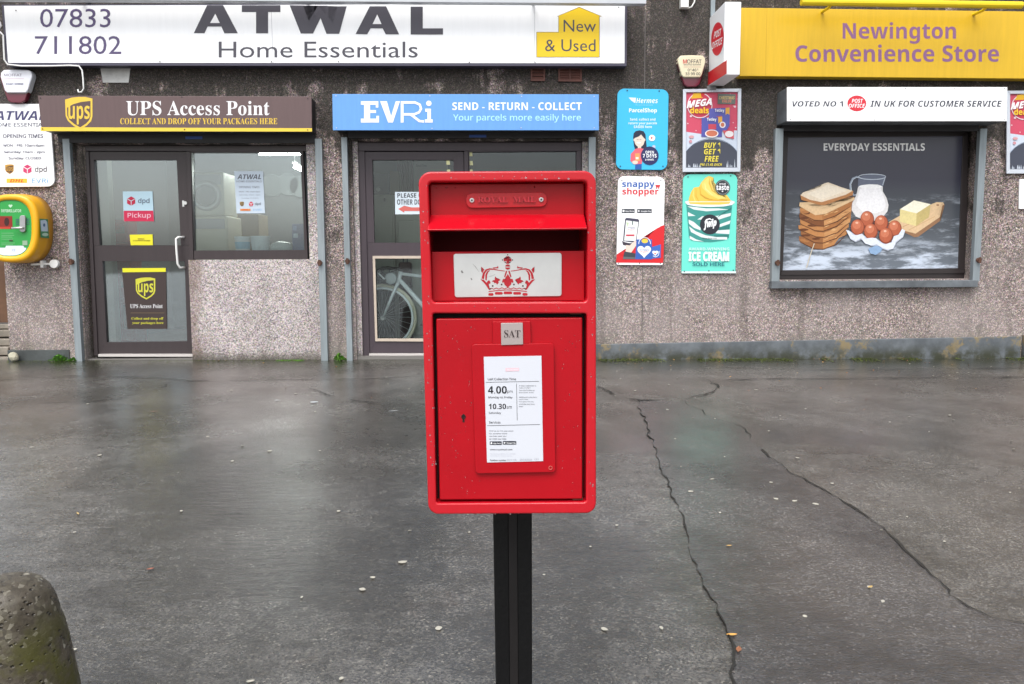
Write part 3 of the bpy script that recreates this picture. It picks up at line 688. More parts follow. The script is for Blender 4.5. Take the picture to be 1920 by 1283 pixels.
# trough light above it
tr = thing('sign_light', U(600, 4, -.34), 'long grey trough light along the top edge of the white fascia sign', 'sign light', 'trough lights over the signs')
a0, a1 = U(-60, -6, -.33), U(1212, -7, -.33)
bm = bmesh.new(); prism(bm, [(a0.x, -.33, a0.z - .022), (a0.x, -.33, a0.z + .03), (a0.x, -.25, a0.z + .045), (a0.x, -.23, a0.z + .0), (a0.x, -.25, a0.z - .022)], (a1.x - a0.x, 0, 0))
obj('trough', bm, mat('trough_grey', (.50, .52, .56), .45, grime=.1), tr, bevel=.004)
for px in (150, 575, 1000):
    c = U(px, 3, -.2); bm = bmesh.new(); tube(bm, [(c.x, -.24, a0.z + .01), (c.x, -.002, a0.z + .05)], .012); obj('bracket', bm, M_GREY, tr)

# brown parcel sign
SH = (92, 72, 72)
s = sign('parcel_sign', 'brown parcel collection sign with yellow shield and yellow lower edge', 'sign', [(71, 179.5), (584, 181), (585, 247), (78, 246)], -.262, .02, mat('brown_sign', C(104, 84, 84), .35, grime=.12, streak=True))
a = Art(-.262, TA)
a.poly([(228, 716), (1755, 722), (1755, 741), (228, 738)], (238, 206, 70))
a.build('yellow_edge', s)
YL = (232, 196, 70)
def shield(a, x0, y0, x1, y1, yl=YL, br=SH):
    def p(u, v): return (x0 + (x1 - x0) * u, y0 + (y1 - y0) * v)
    a.poly([p(u, v) for u, v in ((0, .08), (.25, .02), (.5, 0), (.75, 0), (1, .05), (1, .6), (.95, .74), (.8, .87), (.55, 1), (.3, .88), (.1, .73), (.02, .58))], yl)
    a.poly([p(u, v) for u, v in ((.07, .33), (.3, .22), (.6, .15), (.93, .12), (.93, .6), (.88, .71), (.76, .82), (.55, .93), (.34, .83), (.16, .7), (.08, .57))], br)
    a.text('ups', *p(.12, .27), *p(.9, .84), yl, 'bold')
a = Art(-.262, TA, start=2); shield(a, 366, 546, 520, 730); a.build('emblem', s)
a = Art(-.262, TA, start=2); a.text('UPS Access Point', 710, 568, 1516, 650, (240, 240, 242), 'serif'); a.text('COLLECT AND DROP OFF YOUR PACKAGES HERE', 676, 665, 1560, 700, YL, 'serif'); a.build('lettering', s)
screws([(80, 242), (346, 243), (577, 244), (76, 184), (341, 182), (577, 185)], -.263, s, (60, 50, 50))
# light blue parcel sign
s = sign('parcel_sign', 'light blue parcel sign with white lettering over the bicycle shop', 'sign', [(623, 176.5), (1123, 177), (1123, 244.5), (624, 244.5)], -.262, .02, mat('blue_sign', C(108, 166, 234), .3, grime=.08, streak=True))
W = (248, 250, 252)
a = Art(-.262, TB)
for r_ in ((248, 590, 282, 668), (230, 570, 328, 590), (282, 620, 315, 636), (230, 668, 332, 690), (314, 590, 328, 606), (317, 652, 332, 668)): a.rect(*r_, W)
a.poly([(338, 570), (376, 570), (400, 655), (426, 570), (450, 570), (410, 690), (384, 690)], W)
a.stroke([(462, 570), (462, 690)], 16, W); a.stroke([(455, 577), (535, 577), (562, 590), (568, 612), (558, 632), (530, 644), (470, 644)], 14, W); a.stroke([(510, 644), (560, 682), (585, 684)], 14, W)
a.ell(612, 582, 15, 15, W); a.rect(592, 612, 624, 630, W); a.rect(604, 630, 624, 672, W); a.rect(590, 672, 634, 690, W)
a.build('emblem', s)
a = Art(-.262, TB); a.text('SEND - RETURN - COLLECT', 744, 576, 1472, 620, W, 'bold'); a.text('Your parcels more easily here', 748, 642, 1468, 690, (178, 236, 236), 'sans', .012); a.build('lettering', s)
screws([(630, 180), (806, 180), (978, 181), (1114, 181), (631, 240), (810, 241), (977, 240), (1114, 240)], -.263, s, (190, 200, 215))
# white post office counter sign on the third shutter
s = sign('counter_sign', 'white sign with slanted black lettering and red oval above the food picture window', 'sign', [(1476, 163.5), (1889, 163.5), (1888, 227.5), (1476, 227.5)], -.322, .018, M_WHITE)
a = Art(-.322, TC)
a.text('VOTED NO 1', 694, 536, 962, 565, (70, 72, 84), 'boldit'); a.text('IN UK FOR CUSTOMER SERVICE', 1106, 533, 1803, 566, (70, 72, 84), 'boldit'); a.build('lettering', s)
RD = (216, 52, 66)
a = Art(-.322, TC); a.ell(1035, 548, 50, 42, RD); a.text('POST', 1008, 524, 1068, 545, W, 'boldit'); a.text('OFFICE', 992, 550, 1078, 571, W, 'boldit'); a.build('emblem', s)
screws([(1484, 168), (1698, 166), (1789, 166), (1883, 166), (1482, 224), (1640, 225), (1884, 224)], -.323, s, (150, 150, 150), .005)

# yellow fascia box and post office end box
YF = -.13
yb_ = thing('fascia_sign', U(1660, 146, YF), 'long yellow box fascia sign with purple store lettering on the right', 'sign')
M_YEL = mat('yellow_sign', C(232, 188, 40, .80), .35, grime=.12, streak=True)
bm = bmesh.new(); q = [U(*p, YF) for p in ((1389, 14.5), (2250, 26), (2250, 151), (1387, 143))]; prism(bm, q, (0, .125, 0)); obj('panel', bm, M_YEL, yb_, bevel=.006)
a = Art(YF, TC); PU = (142, 98, 138)
a.text('Newington', 960, 118, 1560, 232, PU, 'bold'); a.text('Convenience Store', 710, 236, 1788, 328, PU, 'bold'); a.build('lettering', yb_)
bm = bmesh.new(); c0, c1 = U(1438, 16, YF), U(1438, 142, YF); box(bm, c0.x, c0.x + .003, YF - .0008, YF - .0002, c1.z, c0.z); obj('panel_seam', bm, flat((190, 150, 20)), yb_)
YP = -.53
po = thing('projecting_sign', U(1357, 141, YP), 'white box sign with red oval and red foot beside the yellow fascia', 'sign')
f0, f1 = U(1358, 80, YP), U(1388.5, 80, YP); zt, zb = U(1372, 3.5, YP).z, U(1372, 140.5, YP).z
obj('box', B(f0.x, f1.x, YP, -.02, zb, zt), mat('white_box', (.82, .83, .85), .35, grime=.05), po, bevel=.006)
def sidefn(px, py, up):                      # side art: the measured point on the plane x = f0.x
    v = ray(px, py); t_ = (f0.x - up - CAM.x) / v.x; return CAM + v * t_
a = Art(0, (1240, 0, 6.417), fn=sidefn)
a.poly([(548, 884), (788, 722), (786, 886), (542, 1040)], (214, 40, 48)); a.build('red_foot', po)
a = Art(0, (1240, 0, 6.417), fn=sidefn)
pts = []
for i in range(28):
    t_ = 2 * PI * i / 28; pts.append((675 + 76 * math.cos(t_), 470 + 200 * math.sin(t_) - 28 * math.cos(t_)))
a.poly(pts, (222, 44, 58))
a.text('POST', 0, 0, 0, 0, W, 'boldit', quad=[(636, 385), (722, 338), (718, 425), (630, 470)]); a.text('OFFICE', 0, 0, 0, 0, W, 'boldit', quad=[(612, 515), (736, 445), (730, 530), (606, 600)])
a.build('emblem', po)
# yellow tube light above the yellow fascia
tl = thing('sign_light', U(1700, 10, -.42), 'yellow trough light on short arms above the yellow fascia sign', 'sign light', 'trough lights over the signs')
e0, e1 = U(1502, 4, -.42), U(1916, 10, -.42); bm = bmesh.new(); tube(bm, [e0, e1], .034, 10); obj('trough', bm, mat('yellow_trough', C(246, 214, 30), .35, grime=.1), tl, smooth=False, bevel=.003)
for px, py in ((1555, 12), (1845, 17)):
    c = U(px, py, -.3); bm = bmesh.new(); tube(bm, [(c.x, -.40, c.z + .025), (c.x, -.28, c.z - .01), (c.x, -.02, c.z)], .014); obj('bracket', bm, MATS['yellow_trough'], tl)

# ---------------------------------------------------------------- alarm boxes, cables, small fixings
def alarm(x0, y0, x1, y1, label, cm, lens, txt):
    d = -.085; t_ = thing('alarm_box', U((x0 + x1) / 2, y1, 0), label, 'alarm box', 'security alarm boxes on the shop wall')
    w_, h_ = x1 - x0, y1 - y0
    def q(u, v): return (x0 + w_ * u, y0 + h_ * v)
    bm = bmesh.new(); prism(bm, [U(*q(u, v), d) for u, v in ((.04, .08), (.12, 0), (.5, -.01), (.88, 0), (.97, .08), (.985, .2), (.86, .62), (.80, .70), (.22, .70), (.15, .62), (.02, .2))], (0, .083, 0))
    obj('cover', bm, cm, t_, bevel=.012, seg=3)
    bm = bmesh.new(); prism(bm, [U(*q(u, v), d + .02) for u, v in ((.0, .15), (.05, .12), (.95, .12), (1.0, .15), (.98, .3), (.78, .93), (.66, 1), (.36, 1), (.24, .93), (.02, .3))], (0, .06, 0))
    obj('lens', bm, lens, t_, bevel=.01, seg=2)
    a = Art(d); txt(a, q); a.build('lettering', t_)
M_LENS = mat('maroon_lens', (.12, .008, .025), .15, coat=.4)
def tx1(a, q):
    a.text('M', *q(.2, .13), *q(.33, .26), (200, 60, 60), 'bold'); a.text('OFFAT', *q(.34, .13), *q(.84, .26), (50, 50, 58), 'sans', .01)
    a.text('Security Systems', *q(.22, .27), *q(.82, .33), (70, 70, 75), 'bold'); a.stroke([q(.22, .37), q(.82, .37)], .5, (150, 80, 80)); a.text('01461', *q(.36, .42), *q(.72, .51), (45, 45, 52), 'sans', .01); a.text('33 99 00', *q(.28, .54), *q(.80, .63), (45, 45, 52), 'sans', .01)
alarm(1270, 104, 1324, 163, 'cream and maroon alarm box beside the projecting white box sign', mat('cream_plastic', C(236, 228, 196), .4, grime=.1), M_LENS, tx1)
def tx0(a, q):
    a.text('MOFFAT', *q(.14, .12), *q(.68, .2), (120, 110, 130), 'sans'); a.stroke([q(.14, .27), q(.74, .27)], .4, (190, 120, 140)); a.text('01461 339900', *q(.2, .40), *q(.72, .46), (120, 120, 145), 'bold')
alarm(-1, 131, 61, 193, 'white and maroon alarm box at the far left under the white fascia sign', mat('white_alarm', C(238, 240, 248), .35), M_LENS, tx0)
t_ = tag(obj('alarm_cable', (lambda bm: (tube(bm, [U(*p, -.135) for p in ((-6, 40), (0, 42), (2, 48), (-3, 56))] , .008) or tube(bm, [U(*p, -.14) for p in ((0, 60), (6, 66), (7, 90), (8, 112), (14, 121), (40, 124), (95, 124), (130, 123), (148, 124), (154, 132), (156, 150), (157, 166), (153, 173), (147, 173), (146, 168))], .0075), bm)[1])(bmesh.new()), M_WPLAS, smooth=True), 'thin white cable clipped under the long white fascia sign, ending in a hook', 'cable')
# small lamp box and bracket above the wall
t_ = thing('junction_box', U(1284, 14, -.05), 'small white junction box with a looped cable near the top of the wall', 'junction box')
obj('box', frontbox(1277, -14, 1292, 14, -.07, -.002), M_WPLAS, t_, bevel=.008)
bm = bmesh.new(); tube(bm, [U(*p, -.04) for p in ((1303, -8), (1302, 4), (1297, 13), (1289, 16))], .007); obj('cable', bm, M_WPLAS, t_, smooth=True)
tag(obj('wall_bracket', (lambda bm: (box(bm, U(1333, 10, -.03).x, U(1341, 10, -.03).x, -.03, -.002, U(1336, 30, -.03).z, U(1336, -60, -.03).z), bm)[1])(bmesh.new()), M_GALV, origin=U(1337, 30, 0)), 'galvanised strip on the wall left of the projecting white box sign', 'bracket')
# white conduit with round cap
t_ = thing('conduit_spur', U(103, 496, -.05), 'short white conduit with round cap under the yellow cabinet', 'conduit')
bm = bmesh.new(); tube(bm, [U(59, 496, -.05), U(98, 495, -.05)], .011); obj('pipe', bm, M_WPLAS, t_)
bm = bmesh.new(); disc(bm, U(105, 495, -.03), .042, (0, -1, 0), .05); obj('cap', bm, M_WPLAS, t_, bevel=.006)
bm = bmesh.new(); box(bm, U(77, 495, -.05).x, U(82, 495, -.05).x, -.066, -.002, U(80, 502, -.05).z, U(80, 489, -.05).z); obj('clip', bm, M_WPLAS, t_)

# ---------------------------------------------------------------- posters on the wall
# opening times board
s = sign('opening_times_board', 'white rounded opening times board at the far left, partly behind the brown sign', 'sign', [(-28, 196), (74, 196), (103, 350), (-22, 351)], -.03, .025, M_WHITE, r=14)
for o_ in s.children: pass
bpy.data.objects.remove(s.children[0])
bm = bmesh.new(); prism(bm, [U(*p, -.03) for p in quadmap([(-30, 195), (93, 195), (103, 350), (-24, 351)], rrect(0, 0, 125, 155, 14), (0, 0, 125, 155))], (0, .025, 0)); obj('panel', bm, M_WHITE, s, bevel=.003)
a = Art(-.03, (0, 110, 5.133)); PB = (50, 50, 84)
a.text('ATWAL', -60, 505, 440, 592, (72, 70, 112), 'boldit'); a.text('HOME ESSENTIALS', -70, 620, 470, 655, PB, 'sans', .008); a.text('OPENING TIMES', 27, 728, 414, 764, PB, 'sans', .02)
a.text('MON - FRI: 10am-6pm', 34, 824, 426, 856, PB, 'sans', .02); a.text('Saturday: 10am - 2pm', 38, 886, 430, 918, PB, 'sans', .02); a.text('Sunday: CLOSED', 82, 945, 396, 978, PB, 'sans', .02)
a.build('lettering', s)
def cube_logo(a, cx, cy, r, c, w_=(250, 250, 250)):
    a.poly([(cx + r * math.cos(math.radians(90 + 60 * i)), cy + r * math.sin(math.radians(90 + 60 * i))) for i in range(6)], c)
    for an in (90, 210, 330): a.stroke([(cx, cy), (cx + r * .95 * math.cos(math.radians(an)), cy + r * .95 * math.sin(math.radians(an)))], r * .14, w_)
a = Art(-.03, (0, 110, 5.133), start=2)
shield(a, 48, 1018, 132, 1112, (196, 150, 60), (92, 62, 50)); cube_logo(a, 263, 1065, 46, (206, 60, 110)); a.text('dpd', 335, 1038, 450, 1105, (90, 84, 92), 'sans', .012)
a.rect(62, 1155, 260, 1196, (250, 196, 60)); a.text('DHL', 95, 1162, 230, 1190, (216, 60, 40), 'boldit'); a.text('EVRi', 308, 1152, 460, 1196, (120, 180, 225), 'sans')
a.build('emblem', s)
# light blue parcel shop poster
s = sign('parcel_poster', 'bright blue rounded poster with a drawn dark haired woman', 'poster', [(1158, 166), (1254, 168), (1251, 319), (1155, 318)], -.022, .02, mat('cyan_panel', C(62, 192, 238), .3), r=13)
a = Art(-.022, (1145, 155, 7.55)); W2 = (235, 250, 255)
a.poly([(255, 212), (360, 216), (350, 290), (325, 285), (330, 265), (300, 262)], W2)
a.text('Hermes', 362, 222, 668, 292, W2, 'boldit'); a.text('the parcel people', 350, 308, 595, 330, (170, 228, 248), 'sans'); a.text('ParcelShop', 260, 362, 655, 440, W2, 'bold', .012)
a.text('Send, collect and', 274, 502, 634, 545, W2, 'bold'); a.text('return your parcels', 252, 556, 655, 602, W2, 'bold'); a.text('EASIER here', 330, 606, 584, 645, W2, 'bold')
a.build('lettering', s)
a = Art(-.022, (1145, 155, 7.55)); HR = (36, 42, 66); SK = (232, 214, 200)
a.poly([(318, 780), (325, 720), (355, 688), (410, 676), (465, 690), (492, 730), (505, 850), (512, 930), (345, 952), (330, 900)], HR)
a.ell(408, 818, 72, 95, SK); a.ell(335, 812, 12, 18, SK); a.ell(480, 812, 12, 18, SK); a.rect(385, 890, 432, 945, SK)
a.poly([(325, 790), (330, 715), (410, 680), (480, 720), (480, 795), (430, 735), (395, 765)], HR)
a.stroke([(368, 808), (395, 806)], 5, (120, 110, 110)); a.stroke([(408, 806), (436, 808)], 5, (120, 110, 110)); a.ell(398, 852, 30, 11, (250, 250, 250))
a.poly([(350, 1150), (438, 1150), (438, 1228), (345, 1228)], (38, 92, 170)); a.poly([(285, 1010), (350, 940), (410, 925), (470, 940), (440, 1150), (330, 1160), (280, 1110)], (232, 104, 118))
a.poly([(345, 1005), (410, 1000), (412, 1110), (350, 1120)], (240, 160, 100)); a.rect(355, 1056, 395, 1086, (250, 240, 225)); a.ell(345, 1130, 42, 26, SK)
a.ell(585, 785, 45, 44, (250, 250, 250)); a.ell(580, 784, 13, 13, (205, 70, 70)); a.ell(610, 910, 24, 24, (200, 205, 235))
a.ell(553, 1036, 126, 132, (40, 44, 96)); a.text('OPEN', 492, 966, 612, 1006, W, 'bold'); a.text('7 DAYS', 455, 1010, 650, 1062, W, 'bold', .01); a.text('a week', 488, 1072, 612, 1104, W, 'bold')
a.build('printed_design', s); screws([(1176, 170), (1236, 171), (1163, 312), (1243, 312)], -.023, s, (40, 60, 90), .007)
# framed offer poster, twice
def offer(dx, dy, label, hidden=0):
    k = (1270 + dx, 160 + dy, 7.546); q_ = lambda x, y: (k[0] + x / k[2], k[1] + y / k[2])
    s = sign('poster_frame', label, 'poster', [q_(85, 55), q_(905, 48), q_(890, 1225), q_(80, 1228)], -.028, .02, mat('poster_back', (.6, .6, .62), .5), group='framed offer posters on the shop wall')
    bm = bmesh.new(); frame_px(bm, [q_(82, 54), q_(908, 46), q_(894, 1226), q_(76, 1229)], [q_(128, 100), q_(858, 96), q_(846, 1166), q_(124, 1168)], -.046, -.0285)
    obj('frame', bm, mat('snap_frame', C(214, 220, 230), .3, metal=.2), s, bevel=.004)
    a = Art(-.028, k); PK = (208, 78, 104)
    a.rect(126, 98, 860, 700, PK); a.rect(126, 640, 858, 1167, (206, 216, 232)); a.poly([(127, 660), (340, 690), (500, 640), (500, 600), (860, 640), (860, 590), (127, 590)], PK)
    rnd = random.Random(5)
    for i in range(34):
        x, y, r_ = rnd.uniform(135, 850), rnd.uniform(105, 660), rnd.choice((6, 8, 10, 17)); a.ell(x, y, r_, r_, (236, 200, 210), 8)
    a.ell(318, 285, 175, 180, (196, 58, 84)); a.ring(318, 285, 172, 176, 12, (240, 222, 228)); a.poly([(190, 190), (230, 115), (330, 105), (360, 180)], (230, 180, 40)); a.poly([(330, 110), (400, 108), (345, 180)], (200, 50, 50))
    a.poly([(575, 118), (825, 128), (820, 268), (568, 265)], (110, 118, 110)); a.text('CHRISTMAS', 590, 155, 810, 200, (222, 190, 120), 'boldit'); a.text('VALUE', 635, 205, 770, 245, (230, 140, 110), 'boldit')
    BL = (92, 96, 176)
    a.poly([(450, 330), (745, 318), (740, 570), (690, 650), (450, 640)], BL); a.poly([(345, 460), (632, 452), (630, 730), (340, 730)], (84, 88, 168)); a.poly([(555, 440), (632, 430), (632, 600), (555, 600)], (170, 80, 120)); a.poly([(555, 452), (632, 452), (632, 730), (555, 730)], (84, 88, 168))
    a.poly([(682, 320), (740, 316), (738, 420), (710, 400), (682, 420)], (226, 170, 70)); a.poly([(578, 448), (636, 444), (634, 540), (606, 520), (580, 540)], (232, 176, 70)); a.rect(440, 550, 550, 625, (200, 70, 90))
    a.ell(640, 560, 44, 44, (240, 235, 235)); a.ell(640, 560, 26, 30, (206, 120, 90)); a.ell(487, 685, 95, 56, (244, 240, 238)); a.ell(487, 682, 80, 44, (208, 120, 92))
    a.poly([(640, 640), (800, 640), (800, 760), (690, 740)], (210, 92, 100)); a.ell(735, 690, 60, 44, (238, 232, 232)); a.ell(200, 730, 36, 20, (214, 160, 165)); a.ell(187, 795, 22, 22, (210, 150, 160))
    pts = [(127, 1167), (127, 950)] + [(485 + 430 * math.cos(math.radians(x)), 1150 + 385 * math.sin(math.radians(x))) for x in range(212, 330, 8)] + [(846, 950), (846, 1167)]
    a.poly(pts, (70, 74, 88)); a.ring(485, 1180, 435, 425, 7, (80, 96, 120), 215, 325)
    for i in range(26):
        x = rnd.uniform(135, 840)
        if 330 < x < 620: continue
        h = rnd.uniform(20, 170 if x > 640 else 60); a.poly([(x - 8, 1160), (x, 1160 - h), (x + 8, 1160)], (196, 204, 216))
    a.build('printed_design', s)
    a = Art(-.028, k, start=112); YY = (232, 214, 80)
    a.text('MEGA', 0, 0, 0, 0, (250, 250, 252), 'boldit', .02, quad=[(140, 225), (492, 178), (485, 278), (132, 325)]); a.text('deals', 180, 310, 445, 398, (240, 200, 50), 'bold', .015); a.text('Tetley', 530, 332, 665, 390, W, 'bold'); a.text('Tetley', 420, 460, 553, 518, W, 'bold')
    for w_, x0, y0, x1, y1 in (('BUY 1', 375, 812, 606, 888), ('GET 1', 378, 900, 606, 980), ('FREE', 385, 1000, 588, 1082)): a.text(w_, x0, y0, x1, y1, YY, 'boldit', .01)
    a.text('PM £1.45 EACH', 322, 1104, 632, 1142, YY, 'boldit'); a.build('lettering', s)
    return s
s1 = offer(0, 0, 'framed pink and dark offer poster above the ice cream poster')
bm = bmesh.new(); c = U(1334, 166, -.05); box(bm, c.x - .045, c.x + .045, -.055, -.047, c.z - .015, c.z + .022); obj('clip', bm, mat('clip', (.16, .16, .17), .5), s1)
offer(607.5, 3, 'framed pink and dark offer poster cut off by the right edge')
# white grocery delivery poster
s = sign('delivery_poster', 'white rounded poster with blue and red lettering, phone and shopping bags', 'poster', [(1159, 330), (1247, 332), (1243, 497.5), (1156, 497)], -.022, .02, M_WHITE, r=12, r2=3)
k = (1150, 325, 7.127); a = Art(-.022, k)
a.text('snappy', 118, 120, 552, 212, (66, 104, 178), 'bold', .01); a.text('shopper', 120, 196, 604, 312, (214, 60, 68), 'bold', .01); a.text('Local store to door', 108, 322, 606, 376, (226, 232, 236), 'sans'); a.text('Order from us via the app', 108, 408, 606, 438, (220, 226, 230), 'sans')
a.rr(112, 478, 286, 532, 8, (52, 56, 66)); a.rr(318, 478, 514, 532, 8, (52, 56, 66)); a.ell(136, 505, 14, 16, W); a.text('App Store', 160, 498, 278, 522, W, 'bold'); a.poly([(330, 490), (358, 505), (330, 520)], W); a.text('Google Play', 370, 498, 508, 524, W, 'bold')
a.build('lettering', s)
a = Art(-.022, k); RE = (218, 36, 44)
a.poly([(685, 692), (640, 705), (570, 745), (510, 800), (470, 850), (440, 1000), (300, 1120), (130, 1092), (45, 1085), (36, 1195), (660, 1200), (668, 1170)], RE)
a.poly([(560, 155), (630, 155), (615, 190), (572, 190)], (214, 60, 68)); a.ell(578, 200, 9, 9, (214, 60, 68)); a.ell(606, 200, 9, 9, (214, 60, 68))
a.poly([(158, 610), (175, 595), (330, 612), (347, 632), (310, 900), (285, 930), (130, 905), (140, 760)], (72, 70, 90)); a.poly([(170, 630), (335, 652), (300, 905), (145, 900)], (244, 248, 246)); a.text('snappy', 190, 722, 290, 745, (110, 80, 140), 'bold'); a.text('shopper', 190, 748, 285, 768, (190, 80, 110), 'bold'); a.rect(168, 818, 282, 842, (205, 70, 90)); a.poly([(170, 655), (210, 660), (190, 720)], (200, 220, 180)); a.rect(250, 640, 264, 690, (90, 110, 110))
a.poly([(115, 905), (165, 925), (225, 935), (250, 930), (220, 972), (130, 960)], (62, 54, 66)); a.poly([(165, 960), (225, 965), (220, 1060), (165, 1055)], (236, 214, 200)); a.poly([(225, 960), (300, 890), (310, 960), (240, 1060), (215, 1060)], (238, 216, 202))
a.poly([(148, 1045), (295, 1070), (290, 1148), (130, 1130)], (60, 66, 74)); a.poly([(135, 1115), (292, 1125), (290, 1150), (128, 1148)], (98, 104, 108))
a.poly([(310, 885), (515, 885), (520, 1150), (292, 1150)], (52, 98, 182)); a.poly([(515, 985), (635, 950), (632, 1130), (520, 1140)], (62, 106, 190)); a.ell(420, 905, 44, 30, (246, 206, 80)); a.ring(418, 940, 78, 80, 9, (235, 240, 246), 175, 365)
def heart(a, cx, cy, r, c): a.poly([(cx + r * 1.0 * (16 * math.sin(t_) ** 3) / 16, cy - r * (13 * math.cos(t_) - 5 * math.cos(2 * t_) - 2 * math.cos(3 * t_) - math.cos(4 * t_)) / 16) for t_ in [2 * PI * i / 28 for i in range(28)]], c)
heart(a, 412, 1040, 92, W); heart(a, 560, 1065, 40, W); a.text('snappy', 355, 1018, 480, 1040, (80, 90, 160), 'boldit'); a.text('shopper', 355, 1042, 468, 1062, (190, 70, 90), 'boldit'); heart(a, 558, 1072, 12, RE); a.stroke([(530, 1105), (570, 1120), (605, 1095), (612, 1040)], 8, W)
a.build('printed_design', s); screws([(1166, 339), (1239, 339), (1160, 494), (1199, 494), (1238, 494)], -.023, s, (90, 90, 100), .006)
# ice cream poster
s = sign('ice_cream_poster', 'mint green rounded poster with a tub of yellow soft ice cream', 'poster', [(1281, 327), (1383, 326), (1379, 511), (1278, 513)], -.022, .02, mat('mint_panel', C(112, 226, 208), .3), r=12, r2=2)
k = (1270, 320, 6.417); a = Art(-.022, k)
a.rect(52, 1212, 706, 1236, (225, 242, 240))
IC = [(238, 200, 84), (248, 218, 116), (222, 176, 62), (198, 148, 50)]
a.ell(392, 385, 300, 50, (230, 226, 222)); a.ell(392, 378, 280, 38, (190, 186, 180))
a.poly([(135, 400), (140, 330), (165, 260), (200, 205), (262, 195), (290, 140), (340, 85), (380, 65), (435, 85), (430, 130), (445, 190), (520, 260), (600, 300), (640, 355), (630, 395), (500, 410), (280, 408)], IC[0])
a.poly([(290, 150), (375, 75), (410, 100), (400, 180), (470, 290), (590, 330), (500, 345), (380, 290), (300, 210)], IC[1]); a.stroke([(270, 200), (280, 290), (380, 350), (520, 365), (630, 350)], [10, 22, 26, 22, 10], IC[2]); a.stroke([(280, 285), (330, 330), (420, 350)], [4, 12, 4], IC[3])
a.stroke([(200, 215), (190, 300), (220, 380)], [8, 20, 12], IC[1]); a.stroke([(225, 220), (225, 310), (270, 390)], [5, 14, 8], IC[2]); a.stroke([(390, 90), (385, 150), (420, 240), (500, 300)], [4, 16, 14, 4], IC[2]); a.stroke([(500, 345), (600, 355)], [4, 10], IC[3]); a.stroke([(330, 150), (340, 220), (430, 300)], [6, 20, 8], (252, 230, 150))
a.poly([(108, 400), (660, 400), (650, 480), (620, 810), (560, 840), (420, 860), (280, 856), (165, 838), (140, 800), (125, 560)], (62, 150, 142))
GW = (226, 236, 236)
for L in ([(120, 430), (200, 470), (350, 490), (480, 480), (620, 470), (500, 455), (350, 455), (220, 440)], [(128, 500), (220, 545), (130, 550)], [(135, 590), (200, 620), (280, 690), (280, 720), (200, 690), (140, 640)], [(140, 670), (220, 730), (340, 780), (470, 800), (600, 800), (598, 830), (420, 830), (280, 800), (165, 740)], [(148, 785), (230, 830), (320, 855), (200, 845), (150, 820)], [(240, 590), (300, 550), (480, 545), (645, 510), (640, 545), (500, 590)], [(500, 650), (640, 600), (630, 640), (510, 680)], [(480, 720), (630, 710), (625, 765), (460, 755)]): a.poly(L, GW)
a.poly([(480, 570), (655, 440), (650, 470), (500, 545)], (40, 122, 116)); a.poly([(505, 690), (630, 650), (625, 705), (490, 715)], (40, 122, 116)); a.poly([(440, 780), (622, 770), (618, 800), (440, 795)], (40, 122, 116))
a.poly([(92, 372), (690, 372), (660, 412), (560, 432), (390, 438), (230, 432), (120, 412)], (244, 246, 246)); a.poly([(135, 380), (640, 378), (625, 400), (500, 412), (280, 410), (150, 400)], IC[0])
a.ell(392, 648, 120, 120, (40, 42, 52)); a.ell(545, 203, 90, 94, (44, 48, 54)); a.ring(545, 203, 78, 82, 6, (150, 160, 160))
a.build('printed_design', s)
a = Art(-.022, k, start=45)
a.text('fwip', 0, 0, 0, 0, W, 'boldit', .03, quad=[(318, 590), (472, 575), (472, 690), (318, 722)]); a.stroke([(330, 620), (350, 592), (390, 580), (425, 600)], [8, 16, 16, 6], W)
a.text('great', 505, 148, 585, 182, W, 'sans', .01); a.text('taste', 470, 176, 622, 235, W, 'bold', .015); a.ell(543, 250, 10, 8, W, 8); a.text('www.fwip.com', 300, 808, 475, 826, (80, 100, 100), 'bold')
a.text('AWARD-WINNING', 135, 926, 625, 962, (210, 246, 240), 'bold'); a.text('ICE CREAM', 135, 976, 625, 1092, (238, 252, 250), 'bold', .035); a.text('SOLD HERE', 182, 1104, 566, 1148, (26, 104, 124), 'sans', .02)
a.build('lettering', s); screws([(1290, 332), (1370, 330), (1283, 509), (1329, 508), (1375, 507)], -.023, s, (60, 80, 90), .007)
# white board cut by the right edge
sign('notice_board', 'plain white notice cut off by the right edge, below the framed poster', 'notice', [(1912, 336), (1975, 336), (1973, 392), (1911, 392)], -.02, .018, M_WHITE)

# ---------------------------------------------------------------- defibrillator cabinet
DFR = -.27
df = thing('defibrillator_cabinet', U(22, 492, 0), 'bright yellow rounded rescue cabinet with green front on the left wall', 'defibrillator cabinet')
def sup(cx, cy, rx, ry, n=2.7, m=40):
    o = []
    for i in range(m):
        t_ = 2 * PI * i / m; c_, s_ = math.cos(t_), math.sin(t_)
        o.append((cx + rx * math.copysign(abs(c_) ** (2 / n), c_), cy + ry * math.copysign(abs(s_) ** (2 / n), s_)))
    return o
M_DYEL = mat('cabinet_yellow', C(246, 178, 12), .4, coat=.2, grime=.05)
def loop(bm, pts, y): return [bm.verts.new(U(*p, y0_) + Vector((0, y - y0_, 0))) for p in pts]
bm = bmesh.new(); y0_ = DFR
out = sup(20, 428, 51, 64); inn = sup(18, 428, 41, 53); mid_ = sup(20, 428, 47, 60); big_ = sup(20, 428, 53, 66)
L = [loop(bm, big_, -.004), loop(bm, big_, -.14), loop(bm, out, DFR + .05), loop(bm, out, DFR + .015), loop(bm, mid_, DFR), loop(bm, inn, DFR + .004), loop(bm, inn, DFR + .02)]
for A_, B_ in zip(L, L[1:]):
    for i in range(len(A_)): bm.faces.new((A_[i], A_[(i + 1) % len(A_)], B_[(i + 1) % len(A_)], B_[i]))
bm.faces.new(L[0]); obj('shell', bm, M_DYEL, df, smooth=True)
